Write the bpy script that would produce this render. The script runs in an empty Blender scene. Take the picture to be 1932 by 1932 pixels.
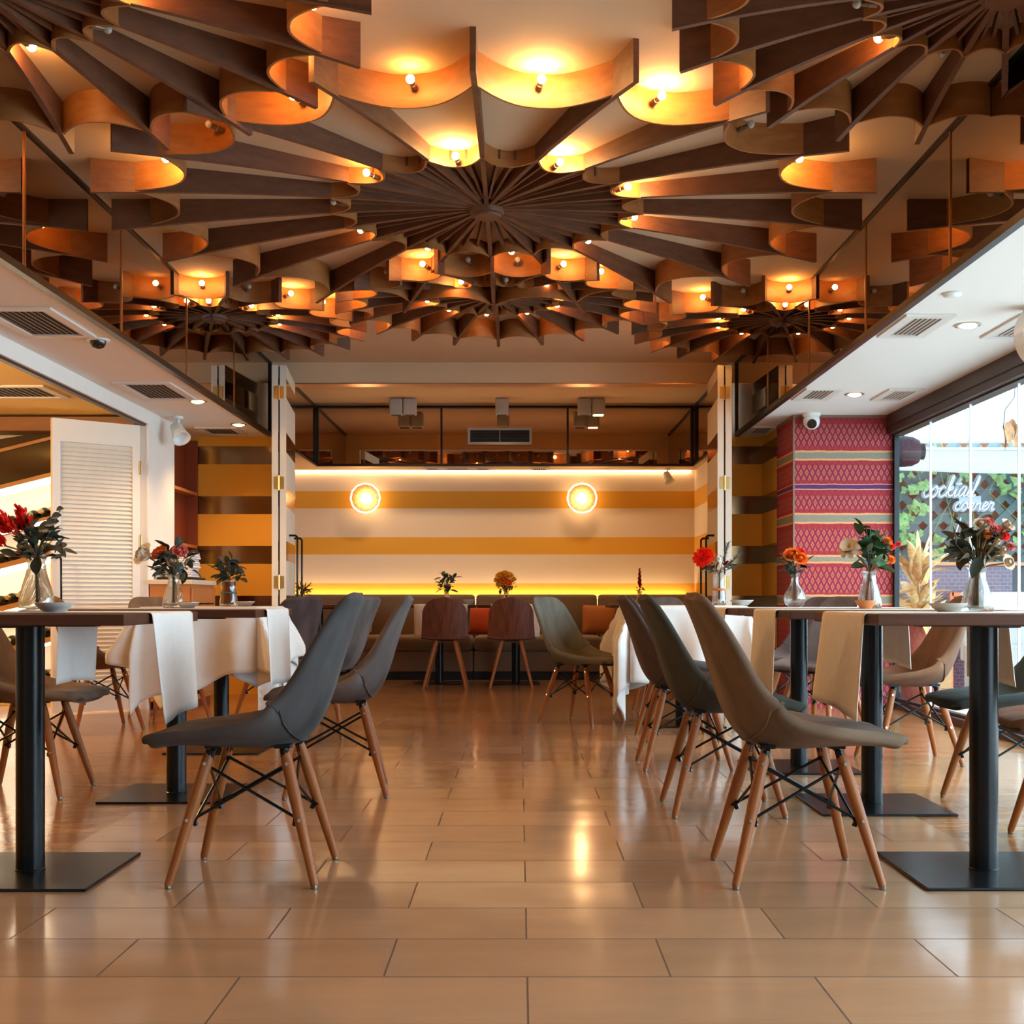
import bpy, bmesh, math, random
from mathutils import Vector, Matrix
R = math.radians
PI = math.pi
S = bpy.context.scene
C = S.collection
random.seed(11)

# ------------------------------------------------------------------ camera
CAM_H = 0.81
FOC = 2340.0                      # focal length for the 1932 px frame
cam_d = bpy.data.cameras.new('camera')
cam = bpy.data.objects.new('camera', cam_d)
C.objects.link(cam)
cam.location = (0, 0, CAM_H)
cam.rotation_euler = (R(90), 0, 0)
cam_d.sensor_width = 36.0
cam_d.lens = 36.0 * FOC / 1932.0
cam_d.shift_x = -14.0 / 1932.0
cam_d.shift_y = 166.0 / 1932.0
cam_d.clip_start = 0.05
S.camera = cam

# ------------------------------------------------------------------ world, light, exposure
world = bpy.data.worlds.new('sky')
S.world = world
world.use_nodes = True
bg = world.node_tree.nodes['Background']
bg.inputs[0].default_value = (0.63, 0.82, 1.0, 1)
bg.inputs[1].default_value = 16.0

def area(name, loc, rot, sx, sy, power, col=(1, 1, 1), portal=False):
    l = bpy.data.lights.new(name, 'AREA')
    l.shape = 'RECTANGLE'; l.size = sx; l.size_y = sy
    l.energy = power; l.color = col
    o = bpy.data.objects.new(name, l); C.objects.link(o)
    o.location = loc; o.rotation_euler = rot
    if portal:
        l.cycles.is_portal = True
    return o

area('daylight_side_portal', (2.97, 4.8, 1.03), (0, R(90), 0), 2.05, 9.2, 1, portal=True)

S.view_settings.view_transform = 'Standard'
S.view_settings.look = 'None'
S.view_settings.exposure = -0.4
S.view_settings.gamma = 1.0
S.view_settings.use_curve_mapping = False
cy = S.cycles
cy.max_bounces = 8
cy.diffuse_bounces = 4
cy.glossy_bounces = 4
cy.transmission_bounces = 6
cy.transparent_max_bounces = 10
cy.caustics_reflective = False
cy.caustics_refractive = False
cy.sample_clamp_indirect = 6.0
cy.blur_glossy = 0.5
cy.use_denoising = True
try:
    cy.denoiser = 'OPENIMAGEDENOISE'
except Exception:
    pass

# ------------------------------------------------------------------ helpers
def P(u, v, D):
    """room point seen at pixel (u, v) of the frame at depth D"""
    return Vector(((u - 980.0) * D / FOC, D, CAM_H - (v - 1132.0) * D / FOC))

def ZC(v, D):
    return CAM_H - (v - 1132.0) * D / FOC

def XC(u, D):
    return (u - 980.0) * D / FOC

def quad(bm, a, b, c, d):
    vs = [bm.verts.new(p) for p in (a, b, c, d)]
    return bm.faces.new(vs)

def box(bm, x0, x1, y0, y1, z0, z1, mi=0):
    v = [bm.verts.new((x, y, z)) for z in (z0, z1) for y in (y0, y1) for x in (x0, x1)]
    fs = [(0, 2, 3, 1), (4, 5, 7, 6), (0, 1, 5, 4), (1, 3, 7, 5), (3, 2, 6, 7), (2, 0, 4, 6)]
    out = []
    for f in fs:
        fc = bm.faces.new([v[i] for i in f]); fc.material_index = mi; out.append(fc)
    return out

def rbox(bm, x0, x1, y0, y1, z0, z1, r=0.01, seg=2, mat=None):
    t = bmesh.new()
    box(t, x0, x1, y0, y1, z0, z1)
    bmesh.ops.bevel(t, geom=t.edges[:], offset=r, segments=seg, affect='EDGES', profile=0.5)
    if mat is not None:
        bmesh.ops.transform(t, matrix=mat, verts=t.verts[:])
    merge(bm, t)

def merge(bm, t):
    me = bpy.data.meshes.new('tmp')
    t.to_mesh(me); t.free()
    bm.from_mesh(me)
    bpy.data.meshes.remove(me)

def tube(bm, pts, rad, seg=8, cap=True):
    pts = [Vector(p) for p in pts]
    n = len(pts)
    rads = rad if isinstance(rad, (list, tuple)) else [rad] * n
    rings = []
    up = None
    for i, p in enumerate(pts):
        if i == 0: d = pts[1] - pts[0]
        elif i == n - 1: d = pts[-1] - pts[-2]
        else: d = (pts[i + 1] - pts[i]).normalized() + (pts[i] - pts[i - 1]).normalized()
        if d.length < 1e-9: d = Vector((0, 0, 1))
        d.normalize()
        if up is None:
            up = Vector((0, 0, 1)) if abs(d.z) < 0.9 else Vector((1, 0, 0))
        a = up - d * up.dot(d)
        if a.length < 1e-6:
            a = d.orthogonal()
        a.normalize(); b = d.cross(a); up = a
        rings.append([bm.verts.new(p + (a * math.cos(2 * PI * k / seg) + b * math.sin(2 * PI * k / seg)) * rads[i]) for k in range(seg)])
    for i in range(n - 1):
        for k in range(seg):
            bm.faces.new((rings[i][k], rings[i][(k + 1) % seg], rings[i + 1][(k + 1) % seg], rings[i + 1][k]))
    if cap:
        bm.faces.new(rings[0][::-1]); bm.faces.new(rings[-1])

def lathe(bm, prof, seg=24, mat=None, closed=False):
    """prof: (r, z) pairs around the z axis"""
    t = bmesh.new()
    rings = []
    for r, z in prof:
        if r < 1e-6:
            rings.append([t.verts.new((0, 0, z))])
        else:
            rings.append([t.verts.new((r * math.cos(2 * PI * k / seg), r * math.sin(2 * PI * k / seg), z)) for k in range(seg)])
    m = len(rings)
    for i in range(m - 1 + (1 if closed else 0)):
        a, b = rings[i], rings[(i + 1) % m]
        for k in range(seg):
            k2 = (k + 1) % seg
            if len(a) == 1 and len(b) == 1: continue
            if len(a) == 1: t.faces.new((a[0], b[k2], b[k]))
            elif len(b) == 1: t.faces.new((a[k], a[k2], b[0]))
            else: t.faces.new((a[k], a[k2], b[k2], b[k]))
    if mat is not None:
        bmesh.ops.transform(t, matrix=mat, verts=t.verts[:])
    merge(bm, t)

def ball(bm, c, r, seg=12, rings=8, sc=(1, 1, 1)):
    m = Matrix.Translation(Vector(c)) @ Matrix.Diagonal((r * sc[0], r * sc[1], r * sc[2], 1))
    bmesh.ops.create_uvsphere(bm, u_segments=seg, v_segments=rings, radius=1, matrix=m)

def grid(bm, pts):
    """pts[i][j] -> surface"""
    vs = [[bm.verts.new(p) for p in row] for row in pts]
    for i in range(len(vs) - 1):
        for j in range(len(vs[0]) - 1):
            bm.faces.new((vs[i][j], vs[i + 1][j], vs[i + 1][j + 1], vs[i][j + 1]))
    return vs

def slab(bm, pts, th):
    """closed sheet of thickness th below grid pts"""
    n, m = len(pts), len(pts[0])
    pts = [[Vector(p) for p in row] for row in pts]
    nor = []
    for i in range(n):
        row = []
        for j in range(m):
            du = pts[min(i + 1, n - 1)][j] - pts[max(i - 1, 0)][j]
            dv = pts[i][min(j + 1, m - 1)] - pts[i][max(j - 1, 0)]
            nn = du.cross(dv)
            row.append(nn.normalized() if nn.length > 1e-12 else Vector((0, 0, 1)))
        nor.append(row)
    th_f = th if callable(th) else (lambda i, j: th)
    A = [[bm.verts.new(pts[i][j]) for j in range(m)] for i in range(n)]
    B = [[bm.verts.new(pts[i][j] - nor[i][j] * th_f(i, j)) for j in range(m)] for i in range(n)]
    for i in range(n - 1):
        for j in range(m - 1):
            bm.faces.new((A[i][j], A[i + 1][j], A[i + 1][j + 1], A[i][j + 1]))
            bm.faces.new((B[i][j], B[i][j + 1], B[i + 1][j + 1], B[i + 1][j]))
    for i in range(n - 1):
        bm.faces.new((A[i][0], B[i][0], B[i + 1][0], A[i + 1][0]))
        bm.faces.new((A[i][m - 1], A[i + 1][m - 1], B[i + 1][m - 1], B[i][m - 1]))
    for j in range(m - 1):
        bm.faces.new((A[0][j], A[0][j + 1], B[0][j + 1], B[0][j]))
        bm.faces.new((A[n - 1][j], B[n - 1][j], B[n - 1][j + 1], A[n - 1][j + 1]))

def obj(name, bm, mat, parent=None, smooth=False, sub=0, fix=True):
    if fix:
        bmesh.ops.recalc_face_normals(bm, faces=bm.faces[:])
    me = bpy.data.meshes.new(name)
    bm.to_mesh(me); bm.free()
    for m in (mat if isinstance(mat, (list, tuple)) else [mat]):
        me.materials.append(m)
    if smooth:
        for p in me.polygons: p.use_smooth = True
    o = bpy.data.objects.new(name, me)
    C.objects.link(o)
    if parent is not None:
        o.parent = parent
    if sub:
        md = o.modifiers.new('sub', 'SUBSURF'); md.levels = sub; md.render_levels = sub
    return o

def autosmooth(o, ang=40):
    me = o.data
    for p in me.polygons: p.use_smooth = True
    bm = bmesh.new(); bm.from_mesh(me)
    for e in bm.edges:
        if len(e.link_faces) == 2 and e.calc_face_angle(0) > R(ang):
            e.smooth = False
    bm.to_mesh(me); bm.free()
    return o

def tag(o, label, cat, group=None):
    o['label'] = label; o['category'] = cat
    if group: o['group'] = group
    return o

def empty(name, loc, label, cat, rz=0.0, group=None):
    o = bpy.data.objects.new(name, None); C.objects.link(o)
    o.empty_display_size = 0.1
    o.location = loc; o.rotation_euler = (0, 0, rz)
    return tag(o, label, cat, group)

def struct(name, bm, mat, parent=None, smooth=False, fix=True):
    o = obj(name, bm, mat, parent, smooth, fix=fix)
    if parent is None: o['kind'] = 'structure'
    return o

def stuff(o, label, cat):
    o['kind'] = 'stuff'; return tag(o, label, cat)

def kids(o):
    return [c for c in bpy.data.objects if c.parent == o]

def copy_tree(o, label=None, parent=None, kidmap=None):
    if kidmap is None:
        kidmap = {}
        for c in bpy.data.objects:
            if c.parent: kidmap.setdefault(c.parent.name, []).append(c)
    c = o.copy(); C.objects.link(c)
    if parent is not None: c.parent = parent
    if label: c['label'] = label
    for ch in kidmap.get(o.name, []):
        copy_tree(ch, None, c, kidmap)
    return c

# ------------------------------------------------------------------ materials
MATS = {}
def nodes(name):
    m = bpy.data.materials.new(name); m.use_nodes = True
    nt = m.node_tree; nt.nodes.clear()
    out = nt.nodes.new('ShaderNodeOutputMaterial')
    return m, nt, out

def N(nt, typ, ins=None, **kw):
    n = nt.nodes.new(typ)
    for k, v in kw.items(): setattr(n, k, v)
    for k, v in (ins or {}).items():
        s = n.inputs[k]
        if isinstance(v, tuple) and len(v) == 2 and hasattr(v[0], 'outputs'):
            nt.links.new(v[0].outputs[v[1]], s)
        elif hasattr(v, 'outputs'):
            nt.links.new(v.outputs[0], s)
        else:
            if isinstance(v, tuple) and len(v) == 3 and s.type == 'RGBA': v = (*v, 1)
            s.default_value = v
    return n

def M_(nt, op, a, b=0.0, c=0.0, clamp=False):
    n = nt.nodes.new('ShaderNodeMath'); n.operation = op; n.use_clamp = clamp
    for i, v in enumerate((a, b, c)):
        if hasattr(v, 'outputs'): nt.links.new(v.outputs[0], n.inputs[i])
        elif isinstance(v, tuple): nt.links.new(v[0].outputs[v[1]], n.inputs[i])
        else: n.inputs[i].default_value = v
    return n

def mixc(nt, f, a, b, mode='MIX'):
    n = nt.nodes.new('ShaderNodeMix'); n.data_type = 'RGBA'; n.blend_type = mode
    for s, v in ((n.inputs[0], f), (n.inputs[6], a), (n.inputs[7], b)):
        if hasattr(v, 'outputs'):
            o = v.outputs[2] if v.bl_idname == 'ShaderNodeMix' else v.outputs[0]
            nt.links.new(o, s)
        elif isinstance(v, tuple) and hasattr(v[0], 'outputs'): nt.links.new(v[0].outputs[v[1]], s)
        elif isinstance(v, tuple): s.default_value = (*v[:3], 1)
        else: s.default_value = v
    return n

def link_color(nt, src, sock):
    nt.links.new(src.outputs[2] if src.bl_idname == 'ShaderNodeMix' else src.outputs[0], sock)

def pbr(name, col, rough=0.5, metal=0.0, spec=0.5, noise=0.0, nscale=8.0, bump=0.0, bscale=60.0, sheen=0.0, coat=0.0, trans=0.0, ior=1.45, stretch=None, sub=0.0):
    m, nt, out = nodes(name)
    b = N(nt, 'ShaderNodeBsdfPrincipled')
    nt.links.new(b.outputs[0], out.inputs[0])
    b.inputs['Base Color'].default_value = (*col, 1)
    b.inputs['Roughness'].default_value = rough
    b.inputs['Metallic'].default_value = metal
    b.inputs['Specular IOR Level'].default_value = spec
    b.inputs['IOR'].default_value = ior
    b.inputs['Transmission Weight'].default_value = trans
    b.inputs['Sheen Weight'].default_value = sheen
    b.inputs['Coat Weight'].default_value = coat
    if noise or bump:
        tc = N(nt, 'ShaderNodeTexCoord')
        mp = N(nt, 'ShaderNodeMapping', {'Vector': (tc, 'Object')})
        if stretch: mp.inputs['Scale'].default_value = stretch
    if noise:
        t = N(nt, 'ShaderNodeTexNoise', {'Vector': mp, 'Scale': nscale, 'Detail': 4.0})
        mr = N(nt, 'ShaderNodeMapRange', {'Value': t, 'From Min': 0.3, 'From Max': 0.7, 'To Min': 1 - noise, 'To Max': 1 + noise})
        mm = N(nt, 'ShaderNodeVectorMath', operation='SCALE')
        mm.inputs[0].default_value = col
        nt.links.new(mr.outputs[0], mm.inputs['Scale'])
        nt.links.new(mm.outputs[0], b.inputs['Base Color'])
    if bump:
        t2 = N(nt, 'ShaderNodeTexNoise', {'Vector': mp, 'Scale': bscale, 'Detail': 3.0})
        bp = N(nt, 'ShaderNodeBump', {'Height': t2, 'Strength': bump, 'Distance': 0.01})
        nt.links.new(bp.outputs[0], b.inputs['Normal'])
    MATS[name] = m
    return m

def emit(name, col, strength):
    m, nt, out = nodes(name)
    e = N(nt, 'ShaderNodeEmission', {'Color': col, 'Strength': strength})
    nt.links.new(e.outputs[0], out.inputs[0])
    MATS[name] = m
    return m

def wood(name, c1, c2, rough=0.4, axis='X', scale=1.0, coat=0.0, spec=0.5):
    """grain stretched along one object axis"""
    m, nt, out = nodes(name)
    b = N(nt, 'ShaderNodeBsdfPrincipled', {'Roughness': rough, 'Coat Weight': coat, 'Specular IOR Level': spec})
    nt.links.new(b.outputs[0], out.inputs[0])
    tc = N(nt, 'ShaderNodeTexCoord')
    sc = {'X': (1.2, 14, 14), 'Y': (14, 1.2, 14), 'Z': (14, 14, 1.2), 'R': (5, 5, 16)}[axis]
    mp = N(nt, 'ShaderNodeMapping', {'Vector': (tc, 'Object'), 'Scale': tuple(s * scale for s in sc)})
    t = N(nt, 'ShaderNodeTexNoise', {'Vector': mp, 'Scale': 2.0, 'Detail': 6.0, 'Roughness': 0.6, 'Distortion': 0.4})
    mr = N(nt, 'ShaderNodeMapRange', {'Value': t, 'From Min': 0.32, 'From Max': 0.68})
    mx = mixc(nt, mr, c1, c2)
    link_color(nt, mx, b.inputs['Base Color'])
    MATS[name] = m
    return m

m_ceil = pbr('ceiling_paint', (0.66, 0.455, 0.285), 0.9, noise=0.03, nscale=3)
m_white = pbr('white_wall_paint', (0.88, 0.84, 0.78), 0.8, noise=0.02, nscale=4)
m_cream = pbr('cream_lacquer', (0.80, 0.72, 0.60), 0.45)
m_soffit = pbr('soffit_paint', (0.86, 0.83, 0.78), 0.85)
m_yellow = pbr('mustard_paint', (0.80, 0.50, 0.10), 0.8, noise=0.03)
m_yceil = pbr('yellow_ceiling_paint', (0.82, 0.60, 0.22), 0.85)
m_brownbeam = pbr('dark_brown_beam', (0.045, 0.024, 0.018), 0.45)
m_black = pbr('black_metal', (0.004, 0.005, 0.006), 0.27, metal=0.0, spec=0.28)
m_plate = pbr('black_steel_plate', (0.006, 0.006, 0.0065), 0.27, spec=0.32, noise=0.2, nscale=12)
m_frame = pbr('dark_mirror_frame', (0.03, 0.022, 0.018), 0.35, metal=0.6)
m_brass = pbr('brass', (0.75, 0.50, 0.18), 0.28, metal=1.0)
m_copper = pbr('copper_bead', (0.55, 0.30, 0.15), 0.3, metal=1.0)
m_mirror = pbr('smoked_mirror', (0.64, 0.52, 0.41), 0.015, metal=1.0)
m_bronze = pbr('bronze_mirror', (0.30, 0.19, 0.10), 0.16, metal=1.0)
m_fix = wood('fixture_plywood', (0.165, 0.062, 0.027), (0.10, 0.035, 0.015), 0.55, 'R', 1.0)
m_fixe = wood('fixture_strip_plywood', (0.40, 0.155, 0.040), (0.28, 0.10, 0.026), 0.5, 'R', 0.7)
m_bulb = emit('bulb_glow', (1.0, 0.43, 0.10), 300.0)
m_bulbhi = emit('bulb_glow_bright', (1.0, 0.52, 0.17), 900.0)
m_bulboff = pbr('bulb_off_glass', (0.45, 0.42, 0.38), 0.15, spec=0.6)
m_socket = pbr('bulb_socket', (0.20, 0.15, 0.11), 0.35, metal=0.7)
m_tabletop = wood('table_walnut', (0.095, 0.034, 0.017), (0.058, 0.020, 0.010), 0.45, 'X', 0.7, 0.0, 0.2)
m_leg = wood('chair_leg_beech', (0.33, 0.108, 0.028), (0.23, 0.070, 0.017), 0.42, 'Z', 1.0, 0.0, 0.25)
m_walnut = wood('walnut_veneer', (0.16, 0.050, 0.024), (0.075, 0.022, 0.012), 0.42, 'Z', 1.3, 0.0, 0.25)
m_linen = pbr('white_linen', (0.84, 0.81, 0.77), 0.9, noise=0.02, nscale=30, bump=0.05, bscale=300)
m_runner = pbr('natural_linen', (0.80, 0.72, 0.60), 0.92, noise=0.04, nscale=40, bump=0.06, bscale=300)
def velvet(name, c):
    return pbr(name, c, 0.9, noise=0.5, nscale=4.0, bump=0.1, bscale=160, sheen=0.06, spec=0.12, stretch=(1, 1.6, 0.6))
m_vel = {
    'slate': velvet('slate_velvet', (0.058, 0.054, 0.053)),
    'grey': velvet('grey_velvet', (0.105, 0.085, 0.078)),
    'taupe': velvet('taupe_velvet', (0.16, 0.108, 0.072)),
    'sage': velvet('sage_velvet', (0.055, 0.056, 0.046)),
    'mauve': velvet('mauve_velvet', (0.075, 0.052, 0.050)),
    'teal': velvet('teal_velvet', (0.04, 0.052, 0.052)),
    'brown': velvet('brown_velvet', (0.13, 0.065, 0.034)),
    'pale': velvet('pale_green_velvet', (0.125, 0.125, 0.10)),
}
m_sofa = pbr('sofa_fabric', (0.18, 0.115, 0.07), 0.9, noise=0.08, nscale=60, sheen=0.2)
m_dark = pbr('sofa_plinth_black', (0.008, 0.008, 0.009), 0.7)
m_glass = None
m_water = pbr('vase_water', (0.93, 0.88, 0.80), 0.02, trans=1.0, ior=1.2)
m_ceramic = pbr('grey_ceramic', (0.42, 0.38, 0.34), 0.4)
m_pewter = pbr('pewter_dish', (0.55, 0.52, 0.48), 0.25, metal=0.9)
m_stem = pbr('brown_stem', (0.33, 0.17, 0.06), 0.6)
m_gstem = pbr('green_stem', (0.07, 0.09, 0.035), 0.6)
def leafmat(name, c):
    return pbr(name, c, 0.5, noise=0.3, nscale=25.0)
m_leafd = leafmat('dark_leaf', (0.035, 0.048, 0.032))
m_leafg = leafmat('green_leaf', (0.03, 0.085, 0.03))
m_leafb = leafmat('blue_grey_leaf', (0.08, 0.095, 0.085))
m_leafo = leafmat('olive_leaf', (0.10, 0.085, 0.045))
m_ivy = leafmat('ivy_leaf', (0.20, 0.34, 0.11))
m_husk = leafmat('dried_husk', (0.70, 0.46, 0.19))
m_red = pbr('red_petal', (0.78, 0.022, 0.010), 0.7, spec=0.12, noise=0.2, nscale=40)
m_orange = pbr('orange_petal', (0.75, 0.14, 0.015), 0.7, spec=0.12, noise=0.2, nscale=40)
m_yellowp = pbr('yellow_petal', (0.80, 0.36, 0.03), 0.7, spec=0.12, noise=0.2, nscale=40)
m_creamp = pbr('cream_petal', (0.58, 0.43, 0.29), 0.6, noise=0.1, nscale=40)
m_whitep = pbr('white_petal', (0.80, 0.74, 0.66), 0.6, noise=0.1, nscale=40)
m_pinkp = pbr('pink_petal', (0.60, 0.15, 0.13), 0.7, spec=0.12, noise=0.2, nscale=40)
m_darkred = pbr('burgundy_petal', (0.22, 0.012, 0.015), 0.7, spec=0.12, noise=0.2, nscale=40)
m_terra = pbr('terracotta_lacquer', (0.52, 0.19, 0.06), 0.5, noise=0.04)
m_terrad = pbr('dark_terracotta', (0.24, 0.05, 0.02), 0.55)
m_stone = pbr('pale_stone_top', (0.70, 0.58, 0.44), 0.5)
m_plastic = pbr('white_plastic', (0.80, 0.80, 0.79), 0.35)
m_lens = pbr('black_lens', (0.01, 0.01, 0.012), 0.08, spec=0.8)
m_grey = pbr('grey_housing', (0.52, 0.50, 0.46), 0.55)
m_vent = pbr('vent_white', (0.74, 0.70, 0.65), 0.5)
m_slot = pbr('vent_slot_dark', (0.05, 0.035, 0.025), 0.8)
m_wlight = emit('downlight_glow', (1.0, 0.62, 0.30), 14.0)
m_led = emit('led_strip_warm', (1.0, 0.68, 0.36), 105.0)
m_ledw = emit('led_strip_white', (1.0, 0.82, 0.58), 20.0)
m_globe = emit('wall_lamp_globe', (1.0, 0.60, 0.25), 85.0)
m_rim = emit('wall_lamp_rim', (1.0, 0.80, 0.52), 6.5)
m_petalglass = pbr('amber_lamp_glass', (0.30, 0.085, 0.006), 0.5, trans=0.0)
m_napkin = pbr('white_napkin', (0.80, 0.73, 0.70), 0.9)
m_cush_red = pbr('red_cushion', (0.42, 0.06, 0.02), 0.9)
m_cush_yel = pbr('ochre_cushion', (0.42, 0.21, 0.03), 0.9)
m_cush_org = pbr('rust_cushion', (0.36, 0.12, 0.03), 0.9)

# floor tiles: running bond of polished stone
def floor_tile_mat():
    m, nt, out = nodes('polished_stone_tiles')
    tc = N(nt, 'ShaderNodeTexCoord')
    mp = N(nt, 'ShaderNodeMapping', {'Vector': (tc, 'Object'), 'Location': (0.292, 0.016, 0)})
    br = N(nt, 'ShaderNodeTexBrick', {'Vector': mp, 'Scale': 1.0, 'Mortar Size': 0.0022, 'Mortar Smooth': 0.0, 'Bias': 0.0,
                                     'Brick Width': 0.6175, 'Row Height': 0.298, 'Color1': (0.46, 0.28, 0.158), 'Color2': (0.325, 0.192, 0.105), 'Mortar': (0.09, 0.05, 0.03)})
    br.offset = 0.5; br.offset_frequency = 2; br.squash = 1.0
    st = N(nt, 'ShaderNodeMapping', {'Vector': (tc, 'Object'), 'Scale': (1.2, 4.0, 1.0)})
    ns = N(nt, 'ShaderNodeTexNoise', {'Vector': st, 'Scale': 2.2, 'Detail': 6.0, 'Roughness': 0.55, 'Distortion': 0.5})
    mr = N(nt, 'ShaderNodeMapRange', {'Value': ns, 'From Min': 0.3, 'From Max': 0.7, 'To Min': 0.93, 'To Max': 1.06})
    vm = N(nt, 'ShaderNodeVectorMath', operation='SCALE')
    nt.links.new(br.outputs[0], vm.inputs[0]); nt.links.new(mr.outputs[0], vm.inputs['Scale'])
    b = N(nt, 'ShaderNodeBsdfPrincipled', {'Specular IOR Level': 0.5, 'IOR': 1.5})
    nt.links.new(vm.outputs[0], b.inputs['Base Color'])
    n2 = N(nt, 'ShaderNodeTexNoise', {'Vector': (tc, 'Object'), 'Scale': 3.0, 'Detail': 2.0})
    rr = N(nt, 'ShaderNodeMapRange', {'Value': n2, 'To Min': 0.09, 'To Max': 0.17})
    rm = M_(nt, 'ADD', rr, M_(nt, 'MULTIPLY', (br, 'Fac'), 0.5))
    nt.links.new(rm.outputs[0], b.inputs['Roughness'])
    n3 = N(nt, 'ShaderNodeTexNoise', {'Vector': (tc, 'Object'), 'Scale': 2.5, 'Detail': 1.0})
    bp = N(nt, 'ShaderNodeBump', {'Height': n3, 'Strength': 0.06, 'Distance': 0.05})
    bp2 = N(nt, 'ShaderNodeBump', {'Height': (br, 'Fac'), 'Strength': 0.3, 'Distance': 0.002, 'Normal': bp}, invert=True)
    nt.links.new(bp2.outputs[0], b.inputs['Normal'])
    nt.links.new(b.outputs[0], out.inputs[0])
    return m
m_tile = floor_tile_mat()

def parquet_mat():
    m, nt, out = nodes('glossy_oak_boards')
    tc = N(nt, 'ShaderNodeTexCoord')
    mp = N(nt, 'ShaderNodeMapping', {'Vector': (tc, 'Object')})
    br = N(nt, 'ShaderNodeTexBrick', {'Vector': mp, 'Scale': 1.0, 'Mortar Size': 0.0008, 'Brick Width': 0.95, 'Row Height': 0.09,
                                     'Color1': (0.40, 0.20, 0.075), 'Color2': (0.28, 0.125, 0.045), 'Mortar': (0.07, 0.03, 0.012)})
    br.offset = 0.37
    st = N(nt, 'ShaderNodeMapping', {'Vector': (tc, 'Object'), 'Scale': (1.5, 22.0, 1.0)})
    ns = N(nt, 'ShaderNodeTexNoise', {'Vector': st, 'Scale': 2.0, 'Detail': 6.0, 'Distortion': 0.6})
    mr = N(nt, 'ShaderNodeMapRange', {'Value': ns, 'From Min': 0.3, 'From Max': 0.7, 'To Min': 0.7, 'To Max': 1.25})
    vm = N(nt, 'ShaderNodeVectorMath', operation='SCALE')
    nt.links.new(br.outputs[0], vm.inputs[0]); nt.links.new(mr.outputs[0], vm.inputs['Scale'])
    b = N(nt, 'ShaderNodeBsdfPrincipled', {'Roughness': 0.16, 'IOR': 1.5})
    nt.links.new(vm.outputs[0], b.inputs['Base Color'])
    n3 = N(nt, 'ShaderNodeTexNoise', {'Vector': (tc, 'Object'), 'Scale': 7.0, 'Detail': 2.0})
    bp = N(nt, 'ShaderNodeBump', {'Height': n3, 'Strength': 0.06, 'Distance': 0.03})
    nt.links.new(bp.outputs[0], b.inputs['Normal'])
    nt.links.new(b.outputs[0], out.inputs[0])
    return m
m_parquet = parquet_mat()

def striped(name, paint, z_lo, z_hi, period, band, band_metal, band_rough=0.2):
    """horizontal bands: band from z_lo to z_hi, repeated every period"""
    m, nt, out = nodes(name)
    g = N(nt, 'ShaderNodeNewGeometry')
    sx = N(nt, 'ShaderNodeSeparateXYZ', {0: (g, 'Position')})
    f = M_(nt, 'MODULO', M_(nt, 'ADD', (sx, 'Z'), 20 * period - z_lo), period)
    k = M_(nt, 'LESS_THAN', f, z_hi - z_lo)
    b = N(nt, 'ShaderNodeBsdfPrincipled')
    link_color(nt, mixc(nt, k, paint, band), b.inputs['Base Color'])
    nt.links.new(M_(nt, 'MULTIPLY', k, band_metal).outputs[0], b.inputs['Metallic'])
    r = N(nt, 'ShaderNodeMapRange', {'Value': k, 'To Min': 0.75, 'To Max': band_rough})
    nt.links.new(r.outputs[0], b.inputs['Roughness'])
    nt.links.new(b.outputs[0], out.inputs[0])
    return m
BZ0, BZ1, BPER = 1.972, 2.126, 0.4266
m_strwall = striped('mustard_wall_with_bronze_bands', (0.90, 0.43, 0.045), BZ0, BZ1, BPER, (0.20, 0.11, 0.05), 1.0, 0.15)
m_strleaf = striped('cream_leaf_with_bronze_bands', (0.80, 0.68, 0.52), BZ0, BZ1, BPER, (0.42, 0.26, 0.13), 1.0, 0.10)
m_strback = striped('white_wall_with_ochre_bands', (0.82, 0.68, 0.52), 1.80, 1.986, 0.498, (0.78, 0.40, 0.04), 0.0, 0.75)

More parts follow.
